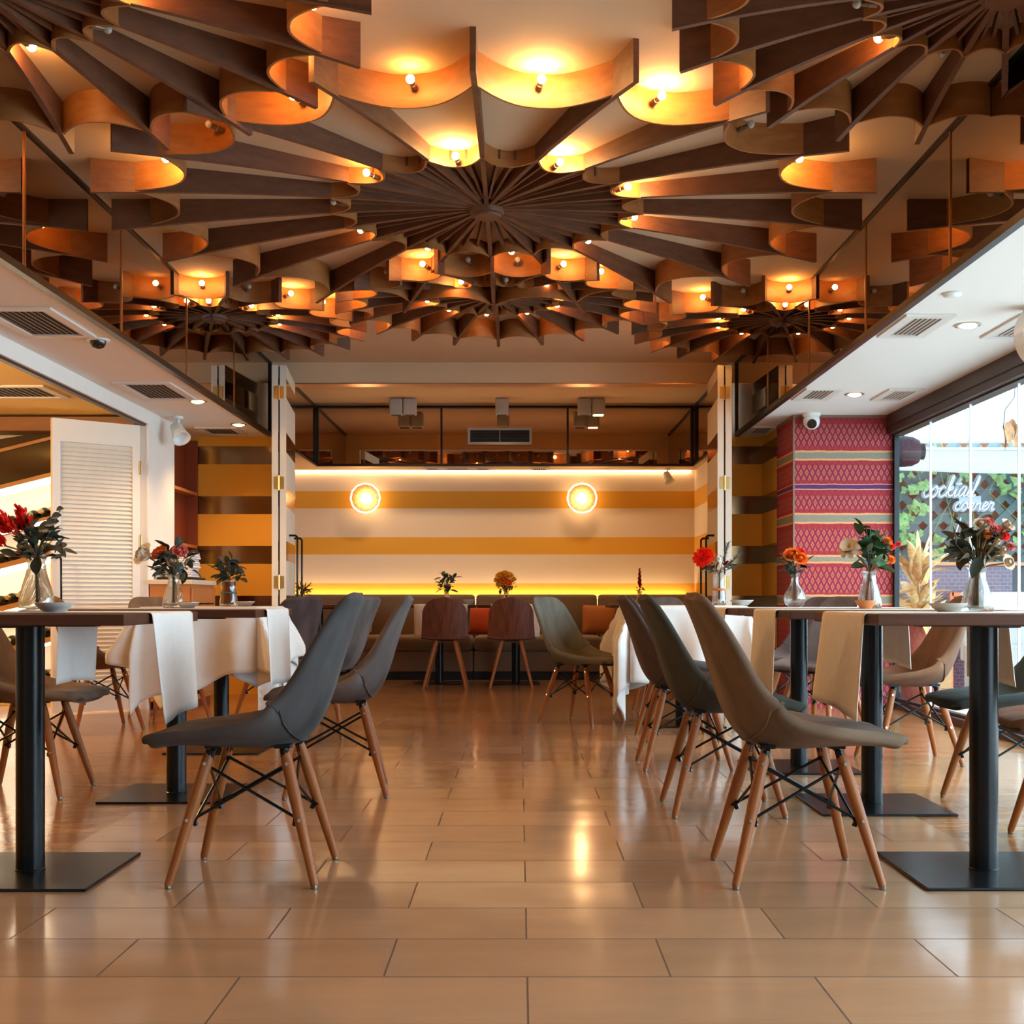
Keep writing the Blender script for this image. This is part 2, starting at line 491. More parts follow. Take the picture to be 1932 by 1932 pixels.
def textile_mat():
    m, nt, out = nodes('woven_red_textile')
    g = N(nt, 'ShaderNodeNewGeometry')
    sx = N(nt, 'ShaderNodeSeparateXYZ', {0: (g, 'Position')})
    nz = N(nt, 'ShaderNodeTexNoise', {'Vector': (g, 'Position'), 'Scale': 14.0, 'Detail': 3.0})
    z = M_(nt, 'ADD', (sx, 'Z'), M_(nt, 'MULTIPLY', M_(nt, 'SUBTRACT', nz, 0.5), 0.012))
    h = M_(nt, 'ADD', (sx, 'X'), (sx, 'Y'))
    # diamond lattice
    kx, kz = 23.0, 11.0
    a = M_(nt, 'PINGPONG', M_(nt, 'ADD', M_(nt, 'MULTIPLY', h, kx), M_(nt, 'MULTIPLY', z, kz)), 0.5)
    b2 = M_(nt, 'PINGPONG', M_(nt, 'SUBTRACT', M_(nt, 'MULTIPLY', h, kx), M_(nt, 'MULTIPLY', z, kz)), 0.5)
    navy = M_(nt, 'MAXIMUM', M_(nt, 'LESS_THAN', a, 0.055), M_(nt, 'LESS_THAN', b2, 0.055))
    near = M_(nt, 'MINIMUM', a, b2)
    pale = M_(nt, 'MULTIPLY', M_(nt, 'GREATER_THAN', near, 0.20), M_(nt, 'LESS_THAN', near, 0.30))
    core = M_(nt, 'GREATER_THAN', near, 0.30)
    ns = N(nt, 'ShaderNodeTexNoise', {'Vector': (g, 'Position'), 'Scale': 90.0, 'Detail': 2.0})
    base = mixc(nt, ns, (0.26, 0.016, 0.028), (0.34, 0.042, 0.050))
    c = mixc(nt, M_(nt, 'MULTIPLY', core, 0.7), base, (0.40, 0.085, 0.055))
    c = mixc(nt, M_(nt, 'MULTIPLY', pale, 0.75), c, (0.50, 0.22, 0.15))
    c = mixc(nt, M_(nt, 'MULTIPLY', navy, 0.7), c, (0.075, 0.022, 0.08))
    def bandf(z0, z1):
        return M_(nt, 'MULTIPLY', M_(nt, 'GREATER_THAN', z, z0), M_(nt, 'LESS_THAN', z, z1))
    D = 9.39
    for (v0, v1) in ((790, 800), (905, 0)):
        pass
    plain = None
    # plain crimson margins beside the woven stripes
    for (v0, v1) in ((783, 800), (842, 878), (960, 998), (1040, 1070), (1118, 1148), (906, 936)):
        k = bandf(ZC(v1, D), ZC(v0, D))
        plain = k if plain is None else M_(nt, 'MAXIMUM', plain, k)
    c = mixc(nt, M_(nt, 'MULTIPLY', plain, 0.85), c, base)
    for (v0, v1) in ((850, 869), (968, 988), (1047, 1063), (1122, 1142)):
        c = mixc(nt, bandf(ZC(v1, D), ZC(v0, D)), c, (0.66, 0.30, 0.13))
        c = mixc(nt, bandf(ZC(v1 - 3.5, D), ZC(v0 + 3.5, D)), c, mixc(nt, ns, (0.16, 0.16, 0.12), (0.30, 0.28, 0.21)))
    c = mixc(nt, bandf(ZC(924, D), ZC(913, D)), c, (0.62, 0.30, 0.22))
    c = mixc(nt, bandf(ZC(922.5, D), ZC(914.5, D)), c, (0.10, 0.035, 0.11))
    bs = N(nt, 'ShaderNodeBsdfPrincipled', {'Roughness': 0.9, 'Specular IOR Level': 0.2})
    link_color(nt, c, bs.inputs['Base Color'])
    nt.links.new(bs.outputs[0], out.inputs[0])
    return m
m_textile = textile_mat()

def window_glass():
    m, nt, out = nodes('window_glass')
    tr = N(nt, 'ShaderNodeBsdfTransparent', {'Color': (0.95, 0.98, 0.97)})
    gl = N(nt, 'ShaderNodeBsdfGlossy', {'Roughness': 0.01})
    fr = N(nt, 'ShaderNodeFresnel', {'IOR': 1.35})
    ge = N(nt, 'ShaderNodeNewGeometry')
    fc = M_(nt, 'MULTIPLY', fr, M_(nt, 'SUBTRACT', 1.0, (ge, 'Backfacing')))
    mx = N(nt, 'ShaderNodeMixShader', {0: fc, 1: tr, 2: gl})
    nt.links.new(mx.outputs[0], out.inputs[0])
    return m
m_pane = window_glass()

def vase_glass():
    m, nt, out = nodes('vase_glass')
    tr = N(nt, 'ShaderNodeBsdfTransparent', {'Color': (0.93, 0.95, 0.94)})
    gl = N(nt, 'ShaderNodeBsdfGlossy', {'Roughness': 0.02})
    lw = N(nt, 'ShaderNodeLayerWeight', {'Blend': 0.25})
    f = M_(nt, 'ADD', M_(nt, 'MULTIPLY', M_(nt, 'POWER', (lw, 'Facing'), 2.2), 0.85), 0.07)
    mx = N(nt, 'ShaderNodeMixShader', {0: f, 1: tr, 2: gl})
    gs = N(nt, 'ShaderNodeBsdfGlass', {'Color': (0.97, 0.98, 0.98), 'Roughness': 0.0, 'IOR': 1.45})
    m2 = N(nt, 'ShaderNodeMixShader', {0: 0.55, 1: mx, 2: gs})
    nt.links.new(m2.outputs[0], out.inputs[0])
    return m
m_glass = vase_glass()

def canopy_mat():
    m, nt, out = nodes('white_canopy_fabric')
    d = N(nt, 'ShaderNodeBsdfDiffuse', {'Color': (0.85, 0.87, 0.88)})
    t = N(nt, 'ShaderNodeBsdfTranslucent', {'Color': (0.80, 0.84, 0.86)})
    mx = N(nt, 'ShaderNodeMixShader', {0: 0.5, 1: d, 2: t})
    nt.links.new(mx.outputs[0], out.inputs[0])
    return m
m_canopy = canopy_mat()

# ================================================================== SETTING
ZS, ZT = 2.21, 2.84                 # soffit and ceiling heights
XL, XR = -2.128, 1.852              # mirrored cheeks of the ceiling recess
YH = 10.6                           # header over the folding doors
YN = -2.6                           # rear of the room
WL, WR = -2.74, 2.80                # side walls

b = bmesh.new(); box(b, -1.472, 1.48, YN, 9.03, -0.05, 0.0)
struct('floor_stone', b, m_tile)
b = bmesh.new()
box(b, -5.6, -1.472, YN, 9.9, -0.05, -0.0005); box(b, 1.48, 2.92, YN, 9.03, -0.05, -0.0005)
box(b, -1.472, 2.92, 9.03, 13.5, -0.05, -0.0005); box(b, -3.0, -1.472, 9.9, 13.5, -0.05, -0.0005)
struct('floor_wood', b, m_parquet)

b = bmesh.new(); box(b, XL - 0.02, XR + 0.02, YN, 13.1, ZT, ZT + 0.05)
struct('ceiling', b, m_ceil)
b = bmesh.new()
box(b, WL - 0.2, XL - 0.02, YN, 10.62, ZS, ZS + 0.04)
box(b, XR + 0.02, WR + 0.1, YN, 10.62, ZS, ZS + 0.04)
struct('ceiling_soffit', b, m_soffit)
b = bmesh.new()
box(b, -2.8, -2.128, 10.75, 13.45, ZS, ZS + 0.04); box(b, 1.83, 1.95, 10.75, 13.45, ZS, ZS + 0.04)
box(b, -2.128, 1.83, 12.99, 13.45, ZS, ZS + 0.04)
struct('ceiling_alcove_soffit', b, m_ceil)

# header and alcove walls
b = bmesh.new(); box(b, -2.9, 2.1, YH, YH + 0.15, 2.663, ZT + 0.02)
box(b, -2.9, -1.96, YH + 0.02, YH + 0.15, ZS, 2.663); box(b, 1.70, 2.1, YH + 0.02, YH + 0.15, ZS, 2.663)
struct('wall_header', b, m_ceil)
b = bmesh.new(); box(b, -1.96, 1.70, YH - 0.006, YH + 0.15, 2.655, 2.663)
struct('trim_1', b, m_copper)
b = bmesh.new(); box(b, -2.95, -1.965, YH + 0.02, YH + 0.12, 0, ZS)
struct('wall_back_left', b, m_strwall)
b = bmesh.new(); box(b, 1.67, 2.075, YH + 0.02, YH + 0.12, 0, ZS); box(b, 2.075, 2.3, 10.0, YH + 0.12, 0, ZS)
struct('wall_back_right', b, m_strwall)
b = bmesh.new(); box(b, -2.8, 1.95, 13.40, 13.5, 0, ZS)
struct('wall_alcove_back', b, m_strback)
b = bmesh.new(); box(b, 1.89, 1.99, 10.72, 13.4, 0, ZS); box(b, -2.8, -2.7, 10.72, 13.4, 0, ZS)
struct('wall_alcove_sides', b, m_strback)

# mirrored cheeks of the recess, their dark frames and seams
def cheek(name, x, d, y0, y1):
    b = bmesh.new(); box(b, min(x, x + d * 0.02), max(x, x + d * 0.02), y0, y1, ZS + 0.02, ZT)
    return struct(name, b, m_mirror)
cheek('wall_mirror_left', XL, -1, YN, 10.58)
cheek('wall_mirror_right', XR, 1, YN, 10.58)
def frame_left_right(name, x, s):
    b = bmesh.new()
    box(b, *sorted((x + s * 0.014, x - s * 0.022)), YN, 10.59, ZS - 0.006, ZS + 0.028)
    box(b, *sorted((x + s * 0.012, x - s * 0.022)), YN, 10.59, ZT - 0.016, ZT)
    box(b, *sorted((x + s * 0.014, x - s * 0.022)), 10.565, 10.60, ZS, ZT)
    o = struct(name, b, m_frame)
    for i, y in enumerate([1.43, 2.73, 4.03, 5.33, 6.63, 7.93, 9.25]):
        b2 = bmesh.new(); box(b2, *sorted((x + s * 0.005, x - s * 0.002)), y - 0.007, y + 0.007, ZS + 0.02, ZT - 0.01)
        struct('mirror_seam', b2, m_copper, o)
frame_left_right('trim_2', XL, 1)
frame_left_right('trim_3', XR, -1)

# alcove bulkheads, mirrored
b = bmesh.new()
box(b, -2.128, 1.83, 12.98, 13.0, ZS + 0.02, ZT)
box(b, -2.148, -2.128, 10.75, 13.0, ZS + 0.02, ZT); box(b, 1.83, 1.85, 10.75, 13.0, ZS + 0.02, ZT)
struct('wall_alcove_mirrors', b, m_mirror)
b = bmesh.new()
xs = [XC(u, 12.97) for u in (598, 833, 1071, 1306)]
for k, x in enumerate(xs):
    w = 0.018 if k in (0, 3) else 0.010
    box(b, x - w, x + w, 12.95, 12.985, ZS, ZT)
box(b, -2.128, 1.83, 12.955, 12.985, ZT - 0.022, ZT); box(b, -2.128, 1.83, 12.955, 12.985, ZS - 0.004, ZS + 0.024)
for x, s in ((-2.128, 1), (1.83, -1)):
    box(b, *sorted((x, x + s * 0.014)), 10.75, 12.96, ZT - 0.02, ZT); box(b, *sorted((x, x + s * 0.014)), 10.75, 12.96, ZS - 0.004, ZS + 0.02)
struct('trim_4', b, m_frame)

# left wall with the wide opening to the wine room
b = bmesh.new()
box(b, WL - 0.07, WL, YN, 9.86, 2.11, ZS); box(b, WL - 0.07, WL, 9.16, 9.85, 0, 2.11); box(b, WL - 0.07, WL, YN, 1.2, 0, 2.11)
struct('wall_left', b, m_white)
b = bmesh.new(); box(b, WL - 0.055, WL - 0.02, 1.2, 9.16, 2.095, 2.112)
struct('trim_5', b, m_brownbeam)
b = bmesh.new(); box(b, -3.0, -2.9, 9.85, 10.7, 0, ZS)
struct('wall_nook', b, m_terrad)

# wine room shell
b = bmesh.new(); box(b, -5.6, WL - 0.075, 1.0, 9.7, ZS, ZS + 0.04)
struct('ceiling_wine_room', b, m_yceil)
b = bmesh.new(); box(b, -5.6, WL - 0.07, 9.62, 9.72, 0, ZS)
struct('wall_wine_room_back', b, m_yellow)
b = bmesh.new(); box(b, -5.7, -5.6, 1.0, 9.7, 0, ZS); box(b, -5.6, WL - 0.07, 0.95, 1.05, 0, ZS)
struct('wall_wine_room_side', b, m_yellow)

# rear wall behind the viewpoint, and the right glazing
b = bmesh.new()
box(b, -2.8, 2.9, YN - 0.1, YN, 0, ZT + 0.05)
struct('wall_rear', b, m_white)
b = bmesh.new(); box(b, WR - 0.02, WR + 0.12, YN, 9.39, 2.062, ZS + 0.002); box(b, WR - 0.03, WR + 0.0, YN, 9.39, 2.115, 2.128); box(b, WR + 0.02, WR + 0.10, YN, 9.39, 2.05, 2.064)
struct('trim_6', b, m_brownbeam)
b = bmesh.new(); box(b, WR + 0.0, WR + 0.12, YN, 9.39, 0.0, 0.05); box(b, WR + 0.04, WR + 0.09, YN, 9.39, 0.05, 0.07)
struct('trim_7', b, m_brownbeam)
m_edge = pbr('glass_edge', (0.72, 0.80, 0.79), 0.25, spec=0.6)
k = 0
y1 = 9.385
while y1 > 0.6:
    y0 = y1 - 0.762
    k += 1
    b = bmesh.new(); box(b, WR + 0.055, WR + 0.063, max(y0 + 0.004, YN), y1, 0.07, 2.06)
    w = struct('window_%d' % k, b, m_pane)
    b = bmesh.new(); box(b, WR + 0.052, WR + 0.066, max(y0 - 0.005, YN), y0 + 0.005, 0.07, 2.06)
    struct('pane_edge', b, m_edge, w)
    y1 = y0

b = bmesh.new(); box(b, WR + 0.02, WR + 0.12, YN, y1, 0, 2.07)  # unseen wall put in place of glazing to cut daylight
struct('wall_daylight_stop', b, m_cream)
# textile-clad column
b = bmesh.new(); box(b, 2.075, 2.84, 9.39, 10.0, 0, ZS)
struct('wall_column', b, m_textile)
b = bmesh.new()
box(b, 2.070, 2.083, 9.382, 9.394, 0, ZS); box(b, 2.07, 2.84, 9.384, 9.394, ZS - 0.02, ZS); box(b, 2.069, 2.078, 9.39, 10.0, ZS - 0.025, ZS)
m_strip = pbr('column_edge_strip', (0.20, 0.13, 0.08), 0.5)
struct('trim_8', b, m_strip)
b = bmesh.new(); box(b, 2.825, 2.862, 9.34, 9.40, 0, 2.07)
struct('trim_9', b, m_black)

# ------------------------------------------------------------------ folding door leaves beside the alcove
def folding_door(name, x0, x1e, s, handle_us):
    """two leaves folded flat together; front edge at y 9.75, inner face runs to (x1e, 10.58)"""
    root = bpy.data.objects.new(name, None); C.objects.link(root)
    root.location = (x0, 9.75, 0); root['kind'] = 'structure'
    ang = math.atan2(x1e - x0, 10.58 - 9.75)
    L = math.hypot(x1e - x0, 10.58 - 9.75)
    root.rotation_euler = (0, 0, -ang)
    H = 2.655
    b = bmesh.new(); box(b, *sorted((0, s * 0.050)), 0, L, 0.01, H)
    obj('inner_leaf', b, m_strleaf, root)
    b = bmesh.new(); box(b, *sorted((s * 0.062, s * 0.112)), 0, L, 0.01, H)
    obj('outer_leaf', b, m_strleaf, root)
    b = bmesh.new(); box(b, *sorted((s * 0.050, s * 0.062)), 0.012, L - 0.01, 0.01, H - 0.01)
    obj('fold_seam', b, m_dark, root)
    # plain cream edges
    b = bmesh.new(); box(b, *sorted((s * 0.0005, s * 0.0495)), -0.003, 0.003, 0.01, H); box(b, *sorted((s * 0.0625, s * 0.1115)), -0.003, 0.003, 0.01, H)
    obj('edge_band', b, m_cream, root)
    for z in (2.44, 1.73, 0.95, 0.25):
        b = bmesh.new()
        box(b, *sorted((s * 0.018, s * 0.048)), -0.008, -0.003, z - 0.048, z + 0.048)
        box(b, *sorted((s * 0.064, s * 0.094)), -0.008, -0.003, z - 0.048, z + 0.048)
        tube(b, [(s * 0.056, -0.010, z - 0.058), (s * 0.056, -0.010, z + 0.058)], 0.007, 8)
        obj('hinge', b, m_brass, root)
    for yy in (0.25, 0.72):
        b = bmesh.new()
        tube(b, [(0, yy, 1.33), (-s * 0.05, yy, 1.33), (-s * 0.066, yy, 1.316), (-s * 0.066, yy, 0.74), (-s * 0.05, yy, 0.725), (0, yy, 0.725)], 0.009, 8)
        autosmooth(obj('pull_handle', b, m_black, root))
    return root
folding_door('door_1', -1.833, -1.913, -1, None)
folding_door('door_2', 1.557, 1.605, 1, None)

# ------------------------------------------------------------------ louvered door to the wine room
m_louv = pbr('cream_louver_paint', (0.80, 0.74, 0.66), 0.5)
def louver_door():
    root = bpy.data.objects.new('door_3', None); C.objects.link(root)
    hx, hy = -2.785, 9.10
    ex, ey = -3.275, 8.70
    root.location = (ex, ey, 0); root['kind'] = 'structure'
    W = math.hypot(hx - ex, hy - ey)
    root.rotation_euler = (0, 0, math.atan2(hy - ey, hx - ex))
    H = 2.09; T = 0.04
    st = 0.055
    b = bmesh.new()
    box(b, 0, st, 0, T, 0.012, H); box(b, W - st, W, 0, T, 0.012, H)
    box(b, st, W - st, 0, T, H - 0.16, H); box(b, st, W - st, 0, T, 0.012, 0.20)
    obj('door_frame', b, m_louv, root)
    n = 56
    b = bmesh.new()
    for i in range(n):
        z = 0.20 + (H - 0.36) * (i + 0.5) / n
        h = (H - 0.36) / n
        a = [(st, 0.004, z - h * 0.55), (st, 0.034, z + h * 0.75), (st, 0.040, z + h * 0.60), (st, 0.010, z - h * 0.70)]
        v0 = [b.verts.new(p) for p in a]; v1 = [b.verts.new((W - st, p[1], p[2])) for p in a]
        for q in range(4):
            b.faces.new((v0[q], v0[(q + 1) % 4], v1[(q + 1) % 4], v1[q]))
        b.faces.new(v0); b.faces.new(v1[::-1])
    obj('louver_slat', b, m_louv, root)
    b = bmesh.new()
    tube(b, [(0.026, 0, 1.115), (0.026, -0.045, 1.115), (0.04, -0.055, 1.10), (0.042, -0.055, 0.80), (0.026, -0.045, 0.785), (0.026, 0, 0.785)], 0.008, 8)
    ball(b, (0.026, -0.005, 1.115), 0.017, 10, 6); ball(b, (0.026, -0.005, 0.785), 0.017, 10, 6)
    autosmooth(obj('pull_handle', b, m_black, root))
    for z in (1.78, 1.24, 0.6, 0.2):
        b = bmesh.new()
        box(b, W - 0.005, W + 0.012, -0.006, 0.0, z - 0.045, z + 0.045); tube(b, [(W + 0.003, -0.008, z - 0.05), (W + 0.003, -0.008, z + 0.05)], 0.006, 8)
        obj('hinge', b, m_brass, root)
louver_door()

# ================================================================== CEILING FIXTURES
def clip(bm, cx, planes):
    for (px, s) in planes:      # keep the side where s*(x - px) > 0
        x = px - cx
        bmesh.ops.bisect_plane(bm, geom=bm.verts[:] + bm.edges[:] + bm.faces[:], plane_co=(x, 0, 0), plane_no=(s, 0, 0), clear_inner=True, clear_outer=False)
    return len(bm.faces) > 0

def fixture(name, label, cx, cy, Rr, phase=0.0, unlit=(), unlit_in=(), inner_odd=0, n=20, bright=(), bright_in=()):
    root = empty(name, (cx, cy, ZT), label, 'ceiling light')
    planes = [(XL + 0.002, 1), (XR - 0.002, -1)]
    h0, h1 = 0.05, 0.158
    def hgt(r): return h0 + (h1 - h0) * (r / Rr) ** 2.0
    def ang(k): return phase + 2 * PI * k / n - PI / 2
    def put(nm, bm, mat, smooth=0, par=root, chk=True):
        if not clip(bm, cx, planes):
            bm.free(); return None
        o = obj(nm, bm, mat, par)
        if smooth: autosmooth(o, smooth)
        return o
    t2 = 0.011
    for k in range(n):
        a = ang(k); d = Vector((math.cos(a), math.sin(a), 0)); q = Vector((-d.y, d.x, 0))
        b = bmesh.new()
        rs = [0.055 + (Rr - 0.055) * i / 14 for i in range(15)]
        rows = []
        for r in rs:
            c = d * r
            rows.append([b.verts.new(c - q * t2), b.verts.new(c + q * t2), b.verts.new(c + q * t2 - Vector((0, 0, hgt(r)))), b.verts.new(c - q * t2 - Vector((0, 0, hgt(r))))])
        for i in range(14):
            for j in range(4):
                b.faces.new((rows[i][j], rows[i][(j + 1) % 4], rows[i + 1][(j + 1) % 4], rows[i + 1][j]))
        b.faces.new(rows[0]); b.faces.new(rows[-1][::-1])
        put('rib', b, m_fix)
    half = PI / n
    def arc(ra, rm, h, k, m, th=0.010, ex=2.3):
        b = bmesh.new()
        pa, pb = [], []
        mm = 14
        ac = ang(k) + half
        for i in range(mm + 1):
            f = -1 + 2 * i / mm
            f2 = math.copysign(abs(f) ** 0.75, f)
            r = rm + (ra - rm) * abs(f2) ** ex
            aa = ac + f2 * (half - t2 * 0.8 / ra)
            pa.append(Vector((math.cos(aa) * r, math.sin(aa) * r, 0)))
        rows = []
        for i, p in enumerate(pa):
            tdir = (pa[min(i + 1, mm)] - pa[max(i - 1, 0)]).normalized()
            nn = Vector((tdir.y, -tdir.x, 0))
            rows.append([b.verts.new(p), b.verts.new(p + Vector((0, 0, -h))), b.verts.new(p - nn * th + Vector((0, 0, -h))), b.verts.new(p - nn * th)])
        for i in range(mm):
            for j in range(4):
                b.faces.new((rows[i][j], rows[i + 1][j], rows[i + 1][(j + 1) % 4], rows[i][(j + 1) % 4]))
        b.faces.new(rows[0]); b.faces.new(rows[-1][::-1])
        return b
    for k in range(n):
        put('scallop_strip', arc(Rr * 0.90, Rr * 0.80, hgt(Rr * 0.90) - 0.008, k, m_fixe), m_fixe, 30)
        put('inner_scallop_strip', arc(Rr * 0.42, Rr * 0.365, hgt(Rr * 0.42) + 0.004, k, m_fixe), m_fixe, 30)
    # thin slats fanning out inside the inner ring
    b = bmesh.new()
    for k in range(n):
        for j in (1, 2):
            a = ang(k) + 2 * half * j / 3
            d = Vector((math.cos(a), math.sin(a), 0)); q = Vector((-d.y, d.x, 0)) * 0.006
            r0, r1 = 0.14, Rr * 0.372
            vs = []
            for r in (r0, r1):
                for z in (0, -0.042):
                    for s in (-1, 1):
                        vs.append(b.verts.new(d * r + q * s + Vector((0, 0, z))))
            for f in ((0, 1, 3, 2), (4, 6, 7, 5), (0, 2, 6, 4), (1, 5, 7, 3), (2, 3, 7, 6), (0, 4, 5, 1)):
                b.faces.new([vs[i] for i in f])
    put('slat_fan', b, m_fix)
    b = bmesh.new(); lathe(b, [(0, -0.090), (0.066, -0.090), (0.071, -0.084), (0.071, -0.076), (0.083, -0.074), (0.087, -0.068), (0.087, 0.0), (0, 0.0)], 32)
    put('hub', b, m_fix, 40)
    # lamps
    def lamp(rm, k, lit, size, hi=False):
        a = ang(k) + half
        d = Vector((math.cos(a), math.sin(a), 0)); z = -0.058
        c = d * (rm + 0.075)
        wx = cx + c.x
        if wx < XL + 0.05 or wx > XR - 0.05: return
        dd = (d + Vector((0, 0, 0.12))).normalized()
        rot = dd.to_track_quat('Z', 'Y').to_matrix().to_4x4()
        b = bmesh.new()
        lathe(b, [(0, 0), (0.012, 0), (0.013, 0.028), (0.010, 0.030), (0.010, 0.052), (0, 0.052)], 10, Matrix.Translation(d * (rm + 0.010) + Vector((0, 0, z))) @ rot)
        s = put('lamp_holder', b, m_socket, 40)
        if s is None: return
        b = bmesh.new(); ball(b, d * (rm + 0.010) + Vector((0, 0, z)) + dd * 0.066, size, 10, 7, (1, 1, 1))
        o = obj('bulb', b, (m_bulbhi if hi else m_bulb) if lit else m_bulboff, s, smooth=True)
    for k in range(n):
        lamp(Rr * 0.80, k, k not in unlit, 0.0165, k in bright)
        if (k + inner_odd) % 2 == 0:
            lamp(Rr * 0.365, k, k not in unlit_in, 0.0165, k in bright_in)
    return root

# k counts anticlockwise from the rib that points at the viewpoint
fixture('starburst_ceiling_light', 'largest wooden starburst ceiling light, in the middle of the ceiling nearest the room centre', -0.165, 6.29, 1.90,
        unlit=(2, 4, 7, 8, 9, 10, 11, 12, 13, 15, 17), unlit_in=(15,), inner_odd=1, bright=(0, 1, 3, 16), bright_in=(1, 19, 3, 5))
fixture('starburst_ceiling_light', 'smaller whole wooden starburst ceiling light just in front of the alcove header', -0.155, 8.12, 1.05,
        unlit=(0, 3, 6, 8, 9, 10, 11, 12, 14, 17, 19), unlit_in=(0, 9, 11), inner_odd=0)
fixture('starburst_ceiling_light', 'half wooden starburst ceiling light against the mirror above the louvered door side, beyond the biggest', XL, 8.66, 1.06,
        unlit=(1, 4, 6, 7, 8, 9), unlit_in=(8, 10), inner_odd=0)
fixture('starburst_ceiling_light', 'half wooden starburst ceiling light against the mirror on the window side, beyond the biggest', XR, 8.76, 1.06,
        unlit=(10, 12, 14, 15, 16, 18), unlit_in=(10, 12), inner_odd=1)
fixture('starburst_ceiling_light', 'big wooden starburst ceiling light cut off by the picture corner over the wine-rack side', -1.80, 3.88, 1.33, phase=0.06,
        unlit=(4, 7, 9, 12, 11), unlit_in=(7, 11), inner_odd=1, bright_in=(9,))
fixture('starburst_ceiling_light', 'wooden starburst ceiling light cut off by the picture corner over the window side tables', 1.58, 4.02, 1.08, phase=-0.05,
        unlit=(9, 10, 11, 12, 14, 15, 17), unlit_in=(10, 14, 16), inner_odd=0)

# ================================================================== CHAIRS
def lerp_tab(tab, s):
    for i in range(len(tab) - 1):
        if s <= tab[i + 1][0]:
            f = (s - tab[i][0]) / (tab[i + 1][0] - tab[i][0])
            f = f * f * (3 - 2 * f) if False else f
            return tuple(a + (b - a) * f for a, b in zip(tab[i][1:], tab[i + 1][1:]))
    return tab[-1][1:]

def catmull(pts, n):
    out = []
    P_ = [pts[0]] + list(pts) + [pts[-1]]
    m = len(pts) - 1
    for i in range(n + 1):
        t = i / n * m; k = min(int(t), m - 1); f = t - k
        p0, p1, p2, p3 = P_[k], P_[k + 1], P_[k + 2], P_[k + 3]
        out.append(tuple(0.5 * (2 * b + (c - a) * f + (2 * a - 5 * b + 4 * c - d) * f * f + (-a + 3 * b - 3 * c + d) * f ** 3) for a, b, c, d in zip(p0, p1, p2, p3)))
    return out

def shell_mesh():
    """upholstered one-piece bucket, front towards +x"""
    # x, z, half width, side lift, thickness
    key = [(0.293, 0.398, 0.150, 0.000, 0.040), (0.291, 0.412, 0.168, 0.001, 0.044), (0.276, 0.427, 0.184, 0.003, 0.044), (0.20, 0.434, 0.205, 0.010, 0.040), (0.10, 0.428, 0.226, 0.030, 0.040), (0.0, 0.420, 0.232, 0.060, 0.040),
           (-0.07, 0.420, 0.230, 0.088, 0.040), (-0.125, 0.436, 0.224, 0.105, 0.040), (-0.165, 0.485, 0.216, 0.096, 0.036), (-0.195, 0.555, 0.210, 0.074, 0.033), (-0.222, 0.635, 0.203, 0.056, 0.030),
           (-0.250, 0.715, 0.192, 0.040, 0.028), (-0.278, 0.785, 0.172, 0.024, 0.027), (-0.296, 0.822, 0.138, 0.010, 0.026), (-0.306, 0.834, 0.085, 0.0, 0.022)]
    n = 32
    c = catmull(key, n)
    m = 14
    pts, ths = [], []
    for i in range(n + 1):
        x, z, w, lift, th = c[i]
        x2, z2 = c[min(i + 1, n)][:2]; x1, z1 = c[max(i - 1, 0)][:2]
        t = Vector((x2 - x1, 0, z2 - z1)).normalized()
        nn = Vector((t.z, 0, -t.x))            # up / forward
        row = []
        for j in range(m + 1):
            f = -1 + 2 * j / m
            f = math.sin(f * PI / 2) * 0.35 + f * 0.65
            row.append(Vector((x, f * w, z)) + nn * (lift * abs(f) ** 2.4))
        pts.append(row); ths.append(th)
    bm = bmesh.new()
    slab(bm, pts, lambda i, j: -1.12 * ths[i] * (1 - 0.25 * abs(-1 + 2 * j / m) ** 3))
    i = 16
    seam = []
    for j in range(1, m):
        t = (pts[i + 1][j] - pts[i - 1][j]).normalized()
        s = (pts[i][min(j + 1, m)] - pts[i][max(j - 1, 0)]).normalized()
        seam.append(pts[i][j] + t.cross(s).normalized() * (1.12 * ths[i] * (1 - 0.25 * abs(-1 + 2 * j / m) ** 3) * (1 if t.cross(s).z > 0 or True else 1) + 0.0005))
    return bm, seam

